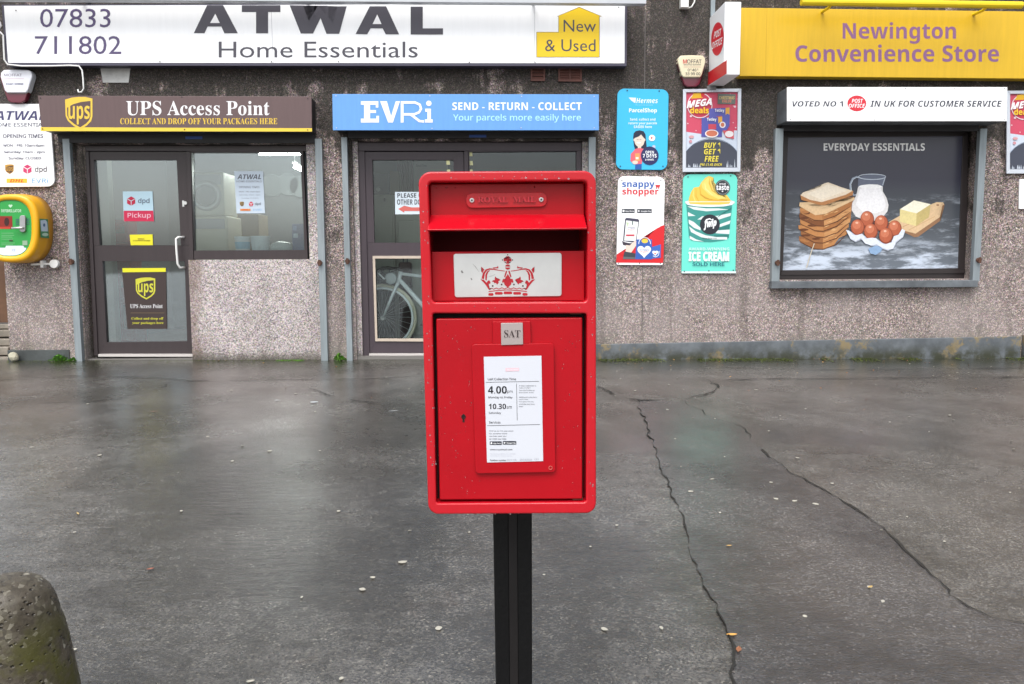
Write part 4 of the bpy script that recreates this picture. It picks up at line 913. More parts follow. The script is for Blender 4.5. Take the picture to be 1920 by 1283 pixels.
bm = bmesh.new(); prism(bm, [U(*p, DFR + .012) for p in sup(18, 428, 41.5, 53.5)], (0, .012, 0)); obj('front_plate', bm, mat('cabinet_green', C(48, 160, 74), .35), df)
k = (0, 350, 7.55); a = Art(DFR + .012, k)
pts = [(x, y) for x, y in [((px) * 7.55, (py - 350) * 7.55) for px, py in sup(18, 428, 40, 51.5)] if y > 865]
pts.sort(key=lambda p: p[0]); a.poly([(pts[0][0], 866), (75, 866), (85, 838), (330, 838), (345, 866), (pts[-1][0], 866)] + pts[::-1], (222, 228, 244)); a.text('CE', 172, 885, 215, 915, (110, 130, 190), 'sans')
a.poly([(-150, 418), (172, 418), (178, 600), (-150, 600)], (140, 36, 24)); a.ell(95, 500, 36, 60, (60, 20, 18)); a.rect(-20, 570, 150, 600, (190, 60, 40))
heart(a, 148, 275, 28, (190, 226, 196)); a.text('DEFIBRILLATOR', 20, 322, 302, 365, (196, 230, 200), 'bold')
for y in (660, 690, 715, 745, 800, 825): a.stroke([(20, y), (210 - (y % 40), y)], 6, (130, 196, 140))
for y in (466, 490, 514, 540):
    a.stroke([(220, y), (270, y - 3)], 10, (60, 90, 110)); a.stroke([(368, y - 6), (416, y - 8)], 10, (70, 100, 110))
a.rect(318, 765, 388, 832, (150, 180, 150)); a.rect(130, 755, 180, 776, (60, 70, 50))
a.build('printed_design', df)
bm = bmesh.new(); prism(bm, [U(*p, DFR - .012) for p in rrect(36.5, 404, 47, 435, 4)], (0, .024, 0)); lk = obj('code_lock', bm, mat('lock_steel', (.35, .35, .36), .35, metal=.6), df, bevel=.003)
bm = bmesh.new(); tube(bm, [U(44, 427, DFR - .02), U(38, 427.5, DFR - .03), U(22, 428, DFR - .03)], .010); obj('lever', bm, M_STEEL, lk, smooth=True)
def dside(px, py, up):
    v = ray(px, py); xx = U(71.2, 428, DFR).x + .012 + up; t_ = (xx - CAM.x) / v.x; return CAM + v * t_
a = Art(0, k, fn=dside); a.poly([(560, 455), (680, 462), (695, 732), (575, 722)], (60, 140, 90)); a.poly([(572, 480), (640, 470), (668, 500), (680, 636), (585, 634)], (206, 222, 238)); a.ell(625, 545, 16, 24, (70, 110, 150)); a.ell(640, 680, 45, 24, (190, 220, 200)); a.build('side_label', df)

# ---------------------------------------------------------------- notices in the doors
def notice(name, label, q, y, m, cat='notice'):
    return sign(name, label, cat, q, y, .002, m, bevel=0)
kd = (160, 270, 6.11)
q_ = lambda x, y: (kd[0] + x / kd[2], kd[1] + y / kd[2])
YN = .118
s = notice('door_sticker', 'pale blue and crimson parcel pickup sticker on the left shop door', [q_(428, 545), q_(768, 543), q_(788, 888), q_(442, 888)], YN, mat('sticker_blue', C(186, 216, 230), .4), 'sticker')
a = Art(YN, kd); a.poly([(440, 766), (778, 765), (787, 887), (443, 887)], (204, 36, 78)); cube_logo(a, 525, 655, 54, (190, 30, 66), (190, 214, 228)); a.text('dpd', 604, 622, 735, 695, (80, 88, 110), 'sans', .015); a.text('Pickup', 484, 788, 750, 862, (232, 190, 205), 'sans', .01); a.build('printed_design', s)
s = notice('door_sticker', 'small yellow notice low on the upper pane of the left shop door', [q_(507, 1040), q_(770, 1037), q_(774, 1163), q_(520, 1163)], YN, flat((232, 224, 40)), 'sticker')
a = Art(YN, kd); a.text('WARNING', 600, 1082, 675, 1096, (120, 60, 40), 'bold'); a.text('CCTV IN OPERATION ON PREMISES', 545, 1102, 742, 1116, (110, 90, 30), 'bold'); a.build('lettering', s)
s = notice('door_poster', 'dark brown poster with yellow shield and yellow top strip in the lower door pane', [(229, 510), (311, 510), (313, 617), (239, 617)], YN, mat('brown_poster', C(62, 50, 48), .4), 'poster')
a = Art(YN, (0, 180, 2.467)); a.poly([(566, 797), (766, 796), (767, 814), (567, 816)], (226, 222, 40)); shield(a, 627, 840, 718, 942, (206, 204, 62), (62, 50, 48)); a.text('UPS Access Point', 602, 963, 752, 982, (222, 222, 224), 'serif'); a.text('Collect and drop off', 608, 1024, 756, 1038, (206, 204, 62), 'serif'); a.text('your packages here', 612, 1044, 756, 1058, (206, 204, 62), 'serif'); a.stroke([(604, 1004), (760, 1004)], 1.5, (130, 110, 80)); a.build('printed_design', s)
kw = (350, 270, 5.833); qw = lambda x, y: (kw[0] + x / kw[2], kw[1] + y / kw[2])
s = notice('window_notice', 'pale paper opening times notice inside the left shop window', [qw(520, 298), qw(834, 298), qw(856, 758), qw(545, 760)], YN, mat('paper_notice', C(208, 222, 236), .5))
a = Art(YN, kw); a.text('ATWAL', 553, 334, 815, 386, (92, 96, 106), 'boldit'); a.text('HOME ESSENTIALS', 545, 400, 820, 420, (130, 135, 148), 'sans', .01); a.text('OPENING TIMES', 572, 462, 796, 484, (130, 136, 150), 'sans', .01)
a.text('MON - FRI: 10am-6pm', 572, 516, 804, 534, (150, 156, 170), 'sans', .02); a.text('Saturday: 10am - 2pm', 574, 550, 804, 568, (150, 156, 170), 'sans'); a.text('Sunday: CLOSED', 600, 586, 785, 604, (150, 156, 170), 'sans')
shield(a, 580, 632, 626, 684, (170, 140, 80), (100, 84, 70)); a.ell(704, 658, 24, 26, (206, 60, 84)); a.stroke([(704, 658), (704, 680)], 5, W); a.stroke([(685, 645), (704, 658), (723, 645)], 5, W); a.text('dpd', 745, 640, 810, 676, (100, 104, 116), 'sans', .01)
a.rect(585, 710, 698, 732, (236, 150, 80)); a.text('DHL', 610, 713, 672, 729, (214, 70, 40), 'boldit'); a.text('EVRi', 728, 708, 818, 732, (160, 200, 236), 'sans'); a.build('lettering', s)
s = notice('door_notice', 'white paper notice with red arrow pointing left on the bicycle shop door', [(740.5, 360), (808, 360), (809, 402), (741, 402)], YN, mat('white_notice', C(226, 238, 248), .5))
a = Art(YN); a.text('PLEASE USE', 745, 362.5, 803, 371, (52, 54, 68), 'bold'); a.text('OTHER DOOR', 744.5, 374, 803, 384, (52, 54, 68), 'bold'); a.poly([(746.5, 392), (758, 386), (758, 389), (802, 389), (802, 396), (758, 396), (758, 399)], (222, 112, 104)); a.build('lettering', s)

# ---------------------------------------------------------------- stock inside the shops
def appliance(label, px0, py0, px1, py1, y, dep, col, zfloor=None, door_c=(.10, .12, .14)):
    a, b = U(px0, (py0 + py1) / 2, y), U(px1, (py0 + py1) / 2, y); zt_ = U((px0 + px1) / 2, py0, y).z; zb_ = U((px0 + px1) / 2, py1, y).z if zfloor is None else zfloor
    t_ = thing('washing_machine', ((a.x + b.x) / 2, y, zb_), label, 'washing machine'); cx = (a.x + b.x) / 2; w_ = b.x - a.x; h_ = zt_ - zb_
    obj('cabinet', B(a.x, b.x, y, y + dep, zb_, zt_), mat('appliance%.2f' % col[0], col, .35), t_, bevel=.02)
    bm = bmesh.new(); tube(bm, [(cx + .36 * w_ * math.cos(q), y - .01, zb_ + h_ * .45 + .36 * w_ * math.sin(q)) for q in [2 * PI * i / 24 for i in range(24)]], .03, 8, True); dr = obj('door', bm, mat('chrome_ring', (.5, .5, .5), .3, metal=.5), t_, smooth=True)
    bm = bmesh.new(); disc(bm, (cx, y + .005, zb_ + h_ * .45), .33 * w_, (0, -1, 0), .02); obj('porthole', bm, mat('porthole', door_c, .12), dr)
    bm = bmesh.new(); box(bm, a.x + .03, b.x - .03, y - .012, y - .001, zt_ - .14, zt_ - .03); obj('control_panel', bm, mat('panel_grey', (.35, .36, .38), .4), t_)
    return t_
CRM = (.62, .58, .44)
z1 = .012
t1 = appliance('cream washing machine on the floor behind the left shop window', 352, 405, 428, 500, .9, .55, CRM, z1)
appliance('cream tumble dryer stacked on the cream washing machine behind the left shop window', 354, 322, 420, 404.5, .9, .5, (.66, .63, .5))
# television on a stand
t_ = thing('television', U(425, 480, 1.7), 'dark grey flat television on a stand behind the left shop window', 'television')
p_, q2 = U(397, 338, 1.7), U(472, 388, 1.7); obj('screen', B(p_.x, q2.x, 1.7, 1.76, q2.z, p_.z), mat('tv_black', (.035, .04, .045), .2), t_, bevel=.008)
bm = bmesh.new(); box(bm, p_.x - .05, q2.x + .1, 1.6, 2.05, .012, q2.z - .09); obj('stand', bm, mat('oak', (.30, .22, .12), .5, grime=.2), t_, bevel=.01); obj('foot', B((p_.x + q2.x) / 2 - .12, (p_.x + q2.x) / 2 + .12, 1.66, 1.86, q2.z - .0895, q2.z - .0005), MATS['tv_black'], t_)
# cream armchair
def armchair(px, y, label, col):
    c = U(px, 480, y); m_ = mat('uphol%.2f' % col[0], col, .9, grime=.1); t_ = thing('armchair', (c.x, y, .012), label, 'armchair', 'armchairs in the left shop')
    x = c.x
    obj('seat', B(x - .3, x + .3, y - .02, y + .6, .2, .46), m_, t_, bevel=.06, seg=3); obj('backrest', B(x - .38, x + .38, y + .5, y + .72, .3, 1.02), m_, t_, bevel=.09, seg=3)
    for sgn in (-1, 1): obj('arm', B(x + sgn * .36 - .08, x + sgn * .36 + .08, y - .05, y + .5, .08, .64), m_, t_, bevel=.07, seg=3)
    for sgn in (-1, 1): obj('leg', B(x + sgn * .34 - .03, x + sgn * .34 + .03, y, y + .06, .012, .079), MATS['oak'], t_)
armchair(465, 1.15, 'olive cream armchair behind the two tubs in the left shop window', (.42, .40, .28))
armchair(536, 1.35, 'pale grey armchair beside the blue box in the left shop', (.46, .46, .42))
# display shelf, tubs, bag, blue box
sz = U(470, 471, .3).z
t_ = tag(obj('window_ledge', B(U(364, 470, .26).x, U(575, 470, .26).x, .255, .62, sz - .04, sz), mat('ledge', (.35, .36, .34), .6)), 'grey display ledge along the bottom of the left shop window', 'ledge')
def tub(px0, px1, py0, label, y, bodym, band=None):
    a, b = U(px0, 460, y), U(px1, 460, y); r_ = (b.x - a.x) / 2; h_ = U((px0 + px1) / 2, py0, y).z - sz; cx = (a.x + b.x) / 2
    t_ = thing('paint_tub', (cx, y, sz), label, 'tub', 'tubs in the shop window')
    bm = bmesh.new(); lathe(bm, (cx, y, sz + .001), [(r_ * .84, 0), (r_ * .97, h_ * .9)]); obj('body', bm, bodym, t_, smooth=False)
    bm = bmesh.new(); lathe(bm, (cx, y, sz + h_ * .9 + .001), [(r_, 0), (r_, h_ * .1)]); obj('lid', bm, mat('tub_lid', (.66, .70, .72), .4), t_)
    if band:
        bm = bmesh.new(); lathe(bm, (cx, y, sz + .002), [(r_ * .875, h_ * .15), (r_ * .945, h_ * .62)]); bm.faces.ensure_lookup_table(); obj('label_band', bm, band, t_)
tub(440, 470, 444, 'white tub with pale blue label on the left window ledge', .42, mat('tub_white', (.62, .66, .68), .4), mat('tub_band', (.25, .46, .60), .4))
tub(470, 507, 443, 'plain white tub right of the blue labelled tub on the window ledge', .42, MATS['tub_white'])
a_, b_ = U(548, 450, .45), U(570, 450, .45); t_ = thing('box', (a_.x, .45, sz), 'tall navy blue carton at the right end of the window ledge', 'carton')
obj('carton', B(a_.x, b_.x + .05, .45, .58, sz + .001, U(556, 420, .45).z), mat('navy_box', (.035, .07, .20), .4), t_, bevel=.003)
a = Art(.45); a.rect(550, 438, 559, 446, (190, 204, 220)); a.rect(549, 424, 556, 432, (110, 140, 190)); a.build('carton_label', t_)
bm = bmesh.new(); bmesh.ops.create_icosphere(bm, subdivisions=3, radius=1)
c = U(527, 466, .48)
for v in bm.verts: v.co = Vector((c.x + v.co.x * .13, c.y + v.co.y * .09, sz + .001 + max(0, v.co.z + .35) * .075)) + Vector((0, 0, .02 * max(0, v.co.z) * noise.noise(v.co * 4)))
tag(obj('carrier_bag', bm, mat('bag', (.45, .47, .45), .35, bump=.6, bscale=18), smooth=True, origin=(c.x, c.y, sz)), 'crumpled pale carrier bag between the white tub and the blue carton', 'bag')
# round wall plates and strip lights
for px, py in ((510, 348), (540, 346), (564, 350)):
    bm = bmesh.new(); disc(bm, U(px, py, 3.595), .16, (0, -1, 0), .03); tag(obj('wall_clock', bm, mat('plate_grey', (.20, .22, .23), .3), bevel=.01, origin=U(px, py, 3.6)), 'round grey plate hung on the back wall of the left shop', 'wall plate', 'round plates on the back wall')
def strip(px, py, y, L_, label, depthwise=False):
    c = U(px, py, y); t_ = thing('strip_light', (c.x, y, 2.618), label, 'strip light', 'lit strip lights in the left shop')
    z_ = c.z; bm = bmesh.new(); d = (0, L_, 0) if depthwise else (L_, 0, 0)
    p0_ = Vector((c.x, y, z_)); tube(bm, [p0_, p0_ + Vector(d)], .022, 10); obj('tube', bm, mat('lit_tube', (1, .98, .9), .5, emit=40), t_)
    bm = bmesh.new(); e_ = p0_ + Vector(d); box(bm, min(p0_.x, e_.x) - .03, max(p0_.x, e_.x) + .03, min(p0_.y, e_.y) - .022, max(p0_.y, e_.y) + .022, z_ + .04, z_ + .06); obj('fitting', bm, M_WPLAS, t_)
    for p in (p0_, e_): bm = bmesh.new(); tube(bm, [p + Vector((0, 0, .061)), Vector((p.x, p.y, 2.615))], .003); obj('hanger', bm, M_WPLAS, t_)
strip(486, 287.5, 1.9, 1.0, 'lit strip light across the left shop, nearest the window')
strip(553, 313, 2.3, .9, 'lit strip light running away from the window, at the right of the left shop', True)
# red crates and pale pillar behind the left door
t_ = tag(obj('door_screen', B(U(176, 400, .5).x, U(205, 400, .5).x, .5, .62, .012, 2.6), mat('screen', (.42, .46, .40), .6)), 'pale green grey upright panel just inside the left shop door', 'panel')
M_CRATE = mat('red_crate', (.33, .025, .03), .4)
for i, (pa, pb, ya, yb) in enumerate(((210, 240, 412, 455), (212, 245, 456, 508), (214, 246, 509, 560), (216, 248, 561, 612))):
    z0_, z1_ = U(225, yb, .95).z, U(225, ya, .95).z
    if i == 3: z0_ = .013
    x0_, x1_ = U(pa, 500, .95).x, U(pb, 500, .95).x
    t_ = thing('crate', ((x0_ + x1_) / 2, .95, z0_), ['red goods crate topmost in the stack behind the left door', 'red goods crate second from the top behind the left door', 'red goods crate third from the top behind the left door', 'red goods crate on the floor behind the left door'][i], 'crate', 'red crates stacked behind the door')
    bm = bmesh.new(); e = .03
    box(bm, x0_, x1_, .95, .98, z0_, z0_ + (z1_ - z0_) * .4); box(bm, x0_, x1_, .95, .98, z1_ - .05, z1_); box(bm, x0_, x0_ + e, .981, 1.25, z0_, z1_); box(bm, x1_ - e, x1_, .981, 1.25, z0_, z1_); box(bm, x0_ + e, x1_ - e, 1.22, 1.25, z0_, z1_); box(bm, x0_ + e, x1_ - e, .981, 1.219, z0_, z0_ + .02)
    obj('shell', bm, M_CRATE, t_)
    bm = bmesh.new(); rnd = random.Random(i)
    for j in range(4): xx = x0_ + .04 + j * (x1_ - x0_ - .08) / 4; box(bm, xx, xx + (x1_ - x0_) / 5.5, 1.0, 1.1, z0_ + .021, z1_ - rnd.uniform(.05, .12))
    obj('contents', bm, mat('goods', (.12, .11, .12), .5, grime=.7), t_)
# second shop: freezer cabinets, boxes, curtain, bicycle
def cabinet(px0, px1, py0, y, label, col, line):
    a, b = U(px0, 500, y), U(px1, 500, y); zt_ = U((px0 + px1) / 2, py0, y).z
    t_ = thing('freezer', ((a.x + b.x) / 2, y, .012), label, 'freezer', 'upright freezers in the bicycle shop')
    obj('body', B(a.x, b.x, y, y + .6, .013, zt_), mat('freezer%.2f' % col[0], col, .4), t_, bevel=.012)
    zz = U((px0 + px1) / 2, line, y).z
    bm = bmesh.new(); box(bm, a.x + .03, b.x - .02, y - .03, y - .001, .10, zz); d_ = obj('door', bm, MATS['freezer%.2f' % col[0]], t_, bevel=.012)
    bm = bmesh.new(); box(bm, a.x + .2, b.x - .1, y - .012, y - .001, zz + .06, zz + .1); obj('badge_strip', bm, mat('strip_dark', (.06, .06, .06), .4), t_)
cabinet(690, 742, 365, 1.35, 'pale grey green upright freezer under the navy box in the bicycle shop', (.40, .42, .36), 388)
cabinet(743, 815, 394, 1.3, 'pale grey green upright freezer right of the taller one in the bicycle shop', (.40, .42, .375), 413)
zt_ = U(715, 365, 1.35).z
tt = tag(obj('carton', B(U(692, 340, 1.4).x, U(730, 340, 1.4).x, 1.4, 1.75, zt_ + .002, U(710, 326, 1.4).z), mat('navy_carton', (.03, .04, .085), .5), bevel=.004, origin=(U(710, 340, 1.4).x, 1.4, zt_)), 'navy carton on top of the taller freezer in the bicycle shop', 'carton')
bm = bmesh.new(); disc(bm, U(709, 355, 1.4), .024, (0, -1, 0), .006); obj('round_badge', bm, flat((190, 195, 200)), tt)
tag(obj('carton', B(U(731, 340, 1.5).x, U(743, 340, 1.5).x + .03, 1.5, 1.8, zt_ + .002, U(736, 321, 1.5).z), mat('cardboard', (.22, .17, .10), .8), bevel=.003, origin=(U(736, 340, 1.5).x, 1.5, zt_)), 'brown cardboard carton beside the navy carton on the freezer', 'carton')
bm = bmesh.new(); x0_, x1_ = U(746, 400, 2.1).x, U(776, 400, 2.1).x; N = 30
pts = [(x0_ + (x1_ - x0_) * i / N, 2.1 + .02 * math.sin(i * 1.3), .02) for i in range(N + 1)]; prism(bm, pts + [(p[0], p[1] + .01, p[2]) for p in pts[::-1]], (0, 0, 2.3)); tag(obj('curtain', bm, mat('maroon_cloth', (.13, .03, .035), .9)), 'dark maroon curtain hanging behind the freezers in the bicycle shop', 'curtain')
s = sign('wall_notice', 'pale printed paper on the back of the bicycle shop', 'notice', [(776, 300), (840, 300), (840, 372), (776, 372)], 2.0, .003, mat('dull_paper', (.55, .56, .50), .6), bevel=0)
Art(2.0).text('School News', 780, 308, 800, 313, (90, 90, 90)).build('lettering', s)
for px0, px1, py0, yy, col, lab in ((706, 738, 512, 1.12, (.018, .017, .022), 'black upright suitcase behind the front wheel of the bicycle'), (748, 772, 492, 1.1, (.05, .014, .018), 'dark maroon suitcase behind the frame of the bicycle')):
    a_, b_ = U(px0, 560, yy), U(px1, 560, yy); zt2 = U(px0, py0, yy).z; t_ = thing('suitcase', ((a_.x + b_.x) / 2, yy, .012), lab, 'suitcase')
    obj('shell', B(a_.x, b_.x, yy, yy + .16, .05, zt2), mat('case%.3f' % col[0], col, .5), t_, bevel=.025, seg=3)
    bm = bmesh.new(); tube(bm, [(a_.x + .05, yy + .08, zt2 - .01), (a_.x + .05, yy + .08, zt2 + .06), (b_.x - .05, yy + .08, zt2 + .06), (b_.x - .05, yy + .08, zt2 - .01)], .008); obj('handle', bm, MATS['porthole'], t_)
    for sx in (a_.x + .04, b_.x - .04):
        bm = bmesh.new(); disc(bm, (sx - .012, yy + .08, .038), .025, (1, 0, 0), .024); obj('wheel', bm, MATS['porthole'], t_)
# bicycle
YB = .40
hub = U(718, 596, YB); R_ = .33; sc_ = 1 / 172.6
bike = thing('bicycle', (hub.x + .5, YB, .012), 'white framed bicycle with cream tyres parked inside the bicycle shop door', 'bicycle')
M_BW = mat('bike_white', (.80, .84, .86), .25, coat=.3); M_TY = mat('cream_tyre', (.66, .62, .48), .7); M_BK = mat('bike_black', (.02, .02, .022), .45)
R_ = hub.z - .014
def circ(c, r, n=48): return [(c.x + r * math.cos(2 * PI * i / n), c.y, c.z + r * math.sin(2 * PI * i / n)) for i in range(n)]
rear = hub + Vector((1.0, 0, 0))
for c in (hub, rear):
    bm = bmesh.new(); tube(bm, circ(c, R_ - .017), .017, 8, True); wh = obj('wheel', bm, M_TY, bike, smooth=True)
    bm = bmesh.new(); tube(bm, circ(c, R_ - .048), .014, 8, True); obj('rim', bm, M_BW, wh, smooth=True)
    bm = bmesh.new()
    for i in range(28):
        q = 2 * PI * i / 28; s_ = .03 * (1 if i % 2 else -1); tube(bm, [(c.x + .02 * math.cos(q + .9), c.y + s_, c.z + .02 * math.sin(q + .9)), (c.x + (R_ - .055) * math.cos(q), c.y, c.z + (R_ - .055) * math.sin(q))], .0022, 4)
    obj('spokes', bm, M_STEEL, wh)
    bm = bmesh.new(); tube(bm, [c + Vector((0, -.05, 0)), c + Vector((0, .05, 0))], .022, 10); obj('hub', bm, M_STEEL, wh)
def Z(x, y): return U(690 + x / 7.127, 470 + y / 7.127, YB)
ht, hb = Z(440, 280), Z(395, 450); seatc = U(862, 527, YB); bb = U(826, 610, YB)
bm = bmesh.new()
tube(bm, [ht, hb], .024); tube(bm, [Z(440, 310), seatc], .018); tube(bm, [Z(425, 395), bb], .024); tube(bm, [seatc + (seatc - bb) * .15, bb], .018)
for sg in (-1, 1): tube(bm, [seatc + Vector((0, sg * .02, 0)), rear + Vector((0, sg * .045, 0))], .010); tube(bm, [bb + Vector((0, sg * .02, 0)), rear + Vector((0, sg * .045, 0))], .011)
obj('frame', bm, M_BW, bike, smooth=True)
bm = bmesh.new()
tube(bm, [hb + Vector((.0, -.045, -.0)), Z(330, 590) + Vector((0, -.045, 0)), hub + Vector((0, -.045, 0))], [.018, .015, .010]); tube(bm, [hb + Vector((.0, .045, -.0)), Z(330, 590) + Vector((0, .045, 0)), hub + Vector((0, .045, 0))], [.018, .015, .010]); tube(bm, [hb + Vector((0, -.05, 0)), hb + Vector((0, .05, 0))], .02)
obj('fork', bm, M_BW, bike, smooth=True)
st_ = Z(400, 240); bar = obj('handlebar', (lambda bm: (tube(bm, [ht, st_, Z(330, 240)], .014), tube(bm, [Z(330, 240) + Vector((0, -.2, 0)), Z(330, 240) + Vector((0, .2, 0))], .013), bm)[2])(bmesh.new()), M_BK, bike, smooth=True)
for sg in (-1, 1):
    o_ = Vector((0, .2 * sg, 0)); bm = bmesh.new(); tube(bm, [Z(330, 240) + o_, Z(230, 230) + o_, Z(160, 260) + o_, Z(150, 330) + o_, Z(200, 390) + o_, Z(270, 395) + o_], .015); obj('grip', bm, M_BK, bar, smooth=True)
bm = bmesh.new(); disc(bm, Z(315, 370) + Vector((0, -.05, 0)), .062, (0, -1, 0), .05, 20); obj('front_lamp', bm, mat('lamp_body', (.34, .37, .38), .3), bike, bevel=.01)
bm = bmesh.new(); tube(bm, [Z(170, 300) + Vector((0, -.2, 0)), Z(250, 380) + Vector((0, -.2, 0))], .009); obj('brake_lever', bm, M_STEEL, bike)
bm = bmesh.new(); tube(bm, [Z(400, 250), Z(280, 300), Z(265, 380), Z(350, 445), Z(440, 420)], .005, 6); obj('brake_cable', bm, M_BK, bike, smooth=True)
sp_ = seatc + (seatc - bb).normalized() * .12; obj('saddle', B(sp_.x - .14, sp_.x + .1, YB - .05, YB + .05, sp_.z, sp_.z + .05), M_BK, bike, bevel=.02)
bm = bmesh.new(); disc(bm, bb + Vector((0, -.04, 0)), .09, (0, -1, 0), .005); cr = obj('chainring', bm, M_STEEL, bike)
for sg in (-1, 1): obj('pedal', B(bb.x + sg * .17 - .045, bb.x + sg * .17 + .045, YB - .16 if sg > 0 else YB + .06, YB - .06 if sg > 0 else YB + .16, bb.z - .012, bb.z + .012), M_BK, bike)

# ---------------------------------------------------------------- the post box
Y0 = -D + 1.45
def PB(px, py, dy=0.0): return U(px, py, Y0) + Vector((0, dy, 0))
pb = thing('post_box', (U(960, 960, Y0).x, Y0 + .15, gz(0, Y0)), 'red post box with silver crown plate on a black post, nearest the camera', 'post box')
OUT = [(784, 322), (1118, 320), (1118, 963), (803, 965)]
wq, hq = 330, 643
def Q(u, v, q=OUT, w_=wq, h_=hq): return quadmap(q, [(u, v)], (0, 0, w_, h_))[0]
outer = [Q(*p) for p in rrect(0, 0, wq, hq, 24, 8, 20)]
up_h = quadmap([(803, 341), (1101, 339), (1101, 566), (810, 567)], rrect(0, 0, 298, 226, 7, 4), (0, 0, 298, 226))
lo_h = quadmap([(811, 588), (1100, 588), (1099, 942), (818, 944)], rrect(0, 0, 290, 355, 4, 3), (0, 0, 290, 355))
bm = bmesh.new()
def eloop(pts, dy): 
    vs = [bm.verts.new(PB(*p, dy)) for p in pts]; return vs, [bm.edges.new((vs[i], vs[(i + 1) % len(vs)])) for i in range(len(vs))]
lo_, eo = eloop(outer, 0); lu, eu = eloop(up_h, 0); ll, el = eloop(lo_h, 0)
bmesh.ops.triangle_fill(bm, edges=eo + eu + el, use_beauty=True)
def side(vs, dy, cap=None):
    w2 = [bm.verts.new(v.co + Vector((0, dy, 0))) for v in vs]
    for i in range(len(vs)): bm.faces.new((vs[i], vs[(i + 1) % len(vs)], w2[(i + 1) % len(vs)], w2[i]))
    if cap: bm.faces.new(w2)
side(lo_, .29, True); side(lu, .11, True); side(ll, .03, True)
case = obj('case', bm, M_RED, pb, bevel=.0075, seg=4)
# sheet behind the mouth, sloping top panel, hood, lower panel
bm = bmesh.new(); prism(bm, [PB(*p, .030) for p in ((804, 342), (1100, 340), (1100, 402), (805, 403))], (0, .015, 0)); obj('name_panel', bm, M_REDD, case, bevel=.002)
bm = bmesh.new(); prism(bm, [PB(*p, .026) for p in ((807, 472), (1100, 470), (1100, 566), (809, 567))], (0, .02, 0)); obj('emblem_panel', bm, M_REDD, case, bevel=.002)
obj('slot', (lambda bm: (prism(bm, [PB(*p, .107) for p in ((805, 403), (1100, 402), (1100, 470), (807, 472))], (0, .0015, 0)), bm)[1])(bmesh.new()), mat('slot_shade', (.09, .002, .005), .6, spec=.15), case)  # shade under the hood is put into this sheet's dark red
bm = bmesh.new()
hp = [PB(805.5, 401, .028), PB(1099, 400, .028), U(1101, 428, Y0 - .014), U(801, 431, Y0 - .014)]
hl = [PB(805.5, 404, .046), PB(1099, 403, .046), U(1101, 431.5, Y0 - .010), U(801, 434.5, Y0 - .010)]
A_ = [bm.verts.new(p) for p in hp]; B_ = [bm.verts.new(p) for p in hl]
bm.faces.new(A_); bm.faces.new(B_[::-1])
for i in range(4): bm.faces.new((A_[i], B_[i], B_[(i + 1) % 4], A_[(i + 1) % 4]))
obj('hood', bm, M_RED, case, bevel=.0016)
# maker's name plate
k = (770, 300, 4.276)
def zz(x, y): return (k[0] + x / k[2], k[1] + y / k[2])
bm = bmesh.new(); prism(bm, [PB(*p, .0255) for p in quadmap([zz(440, 258), zz(1102, 250), zz(1102, 368), zz(445, 380)], rrect(0, 0, 660, 120, 50), (0, 0, 660, 120))], (0, .004, 0)); npl = obj('name_plate', bm, M_RED, case, bevel=.001)
def pbf(dy): return lambda px, py, up: PB(px, py, dy - up)
a = Art(0, k, fn=pbf(.0255)); M_NL = mat('raised_letters', (.50, .02, .035), .3)
a.text('ROYAL', 538, 288, 782, 335, M_NL, 'serif', solid=.003); a.text('MAIL', 826, 286, 1010, 332, M_NL, 'serif', solid=.003); a.build('lettering', npl)
for x, y in ((490, 317), (1055, 311)):
    bm = bmesh.new(); disc(bm, PB(*zz(x, y), .0255), .0042, (0, -1, 0), .003, 14); rv = obj('rivet', bm, M_STEEL, npl, bevel=.001)
    bm = bmesh.new(); disc(bm, PB(*zz(x, y), .0224), .0017, (0, -1, 0), .0004, 8); obj('rivet_hole', bm, M_GAP, rv)
# crown plate
k = (840, 465, 8.348)
bm = bmesh.new(); cq = [zz(78, 92), zz(1800, 75), zz(1800, 765), zz(100, 785)]; prism(bm, [PB(*p, .0235) for p in quadmap(cq, rrect(0, 0, 1720, 690, 42), (0, 0, 1720, 690))], (0, .002, 0)); cpl = obj('crown_plate', bm, M_STEEL, case, bevel=.0006)
a = Art(0, k, fn=lambda px, py, up: PB(px, py, .0235 - .0003 - min(up, .003) * .05))
CR_ = mat('crown_red', (.36, .008, .018), .4); CD = flat((60, 18, 28))
def mir(pts): return [(1886 - x, y) for x, y in pts][::-1]
a.poly([(912, 130), (968, 130), (956, 174), (1002, 162), (1002, 216), (956, 206), (966, 250), (914, 250), (924, 206), (878, 216), (878, 162), (924, 174)], CR_)
for x, y in ((940, 108), (860, 190), (1018, 190), (903, 155), (977, 155), (903, 228), (977, 228)): a.ell(x, y, 11, 11, CD, 10)
a.ell(942, 302, 42, 42, CR_, 20, 190, 350); a.ell(942, 302, 42, 42, CR_, 20, 10, 170)
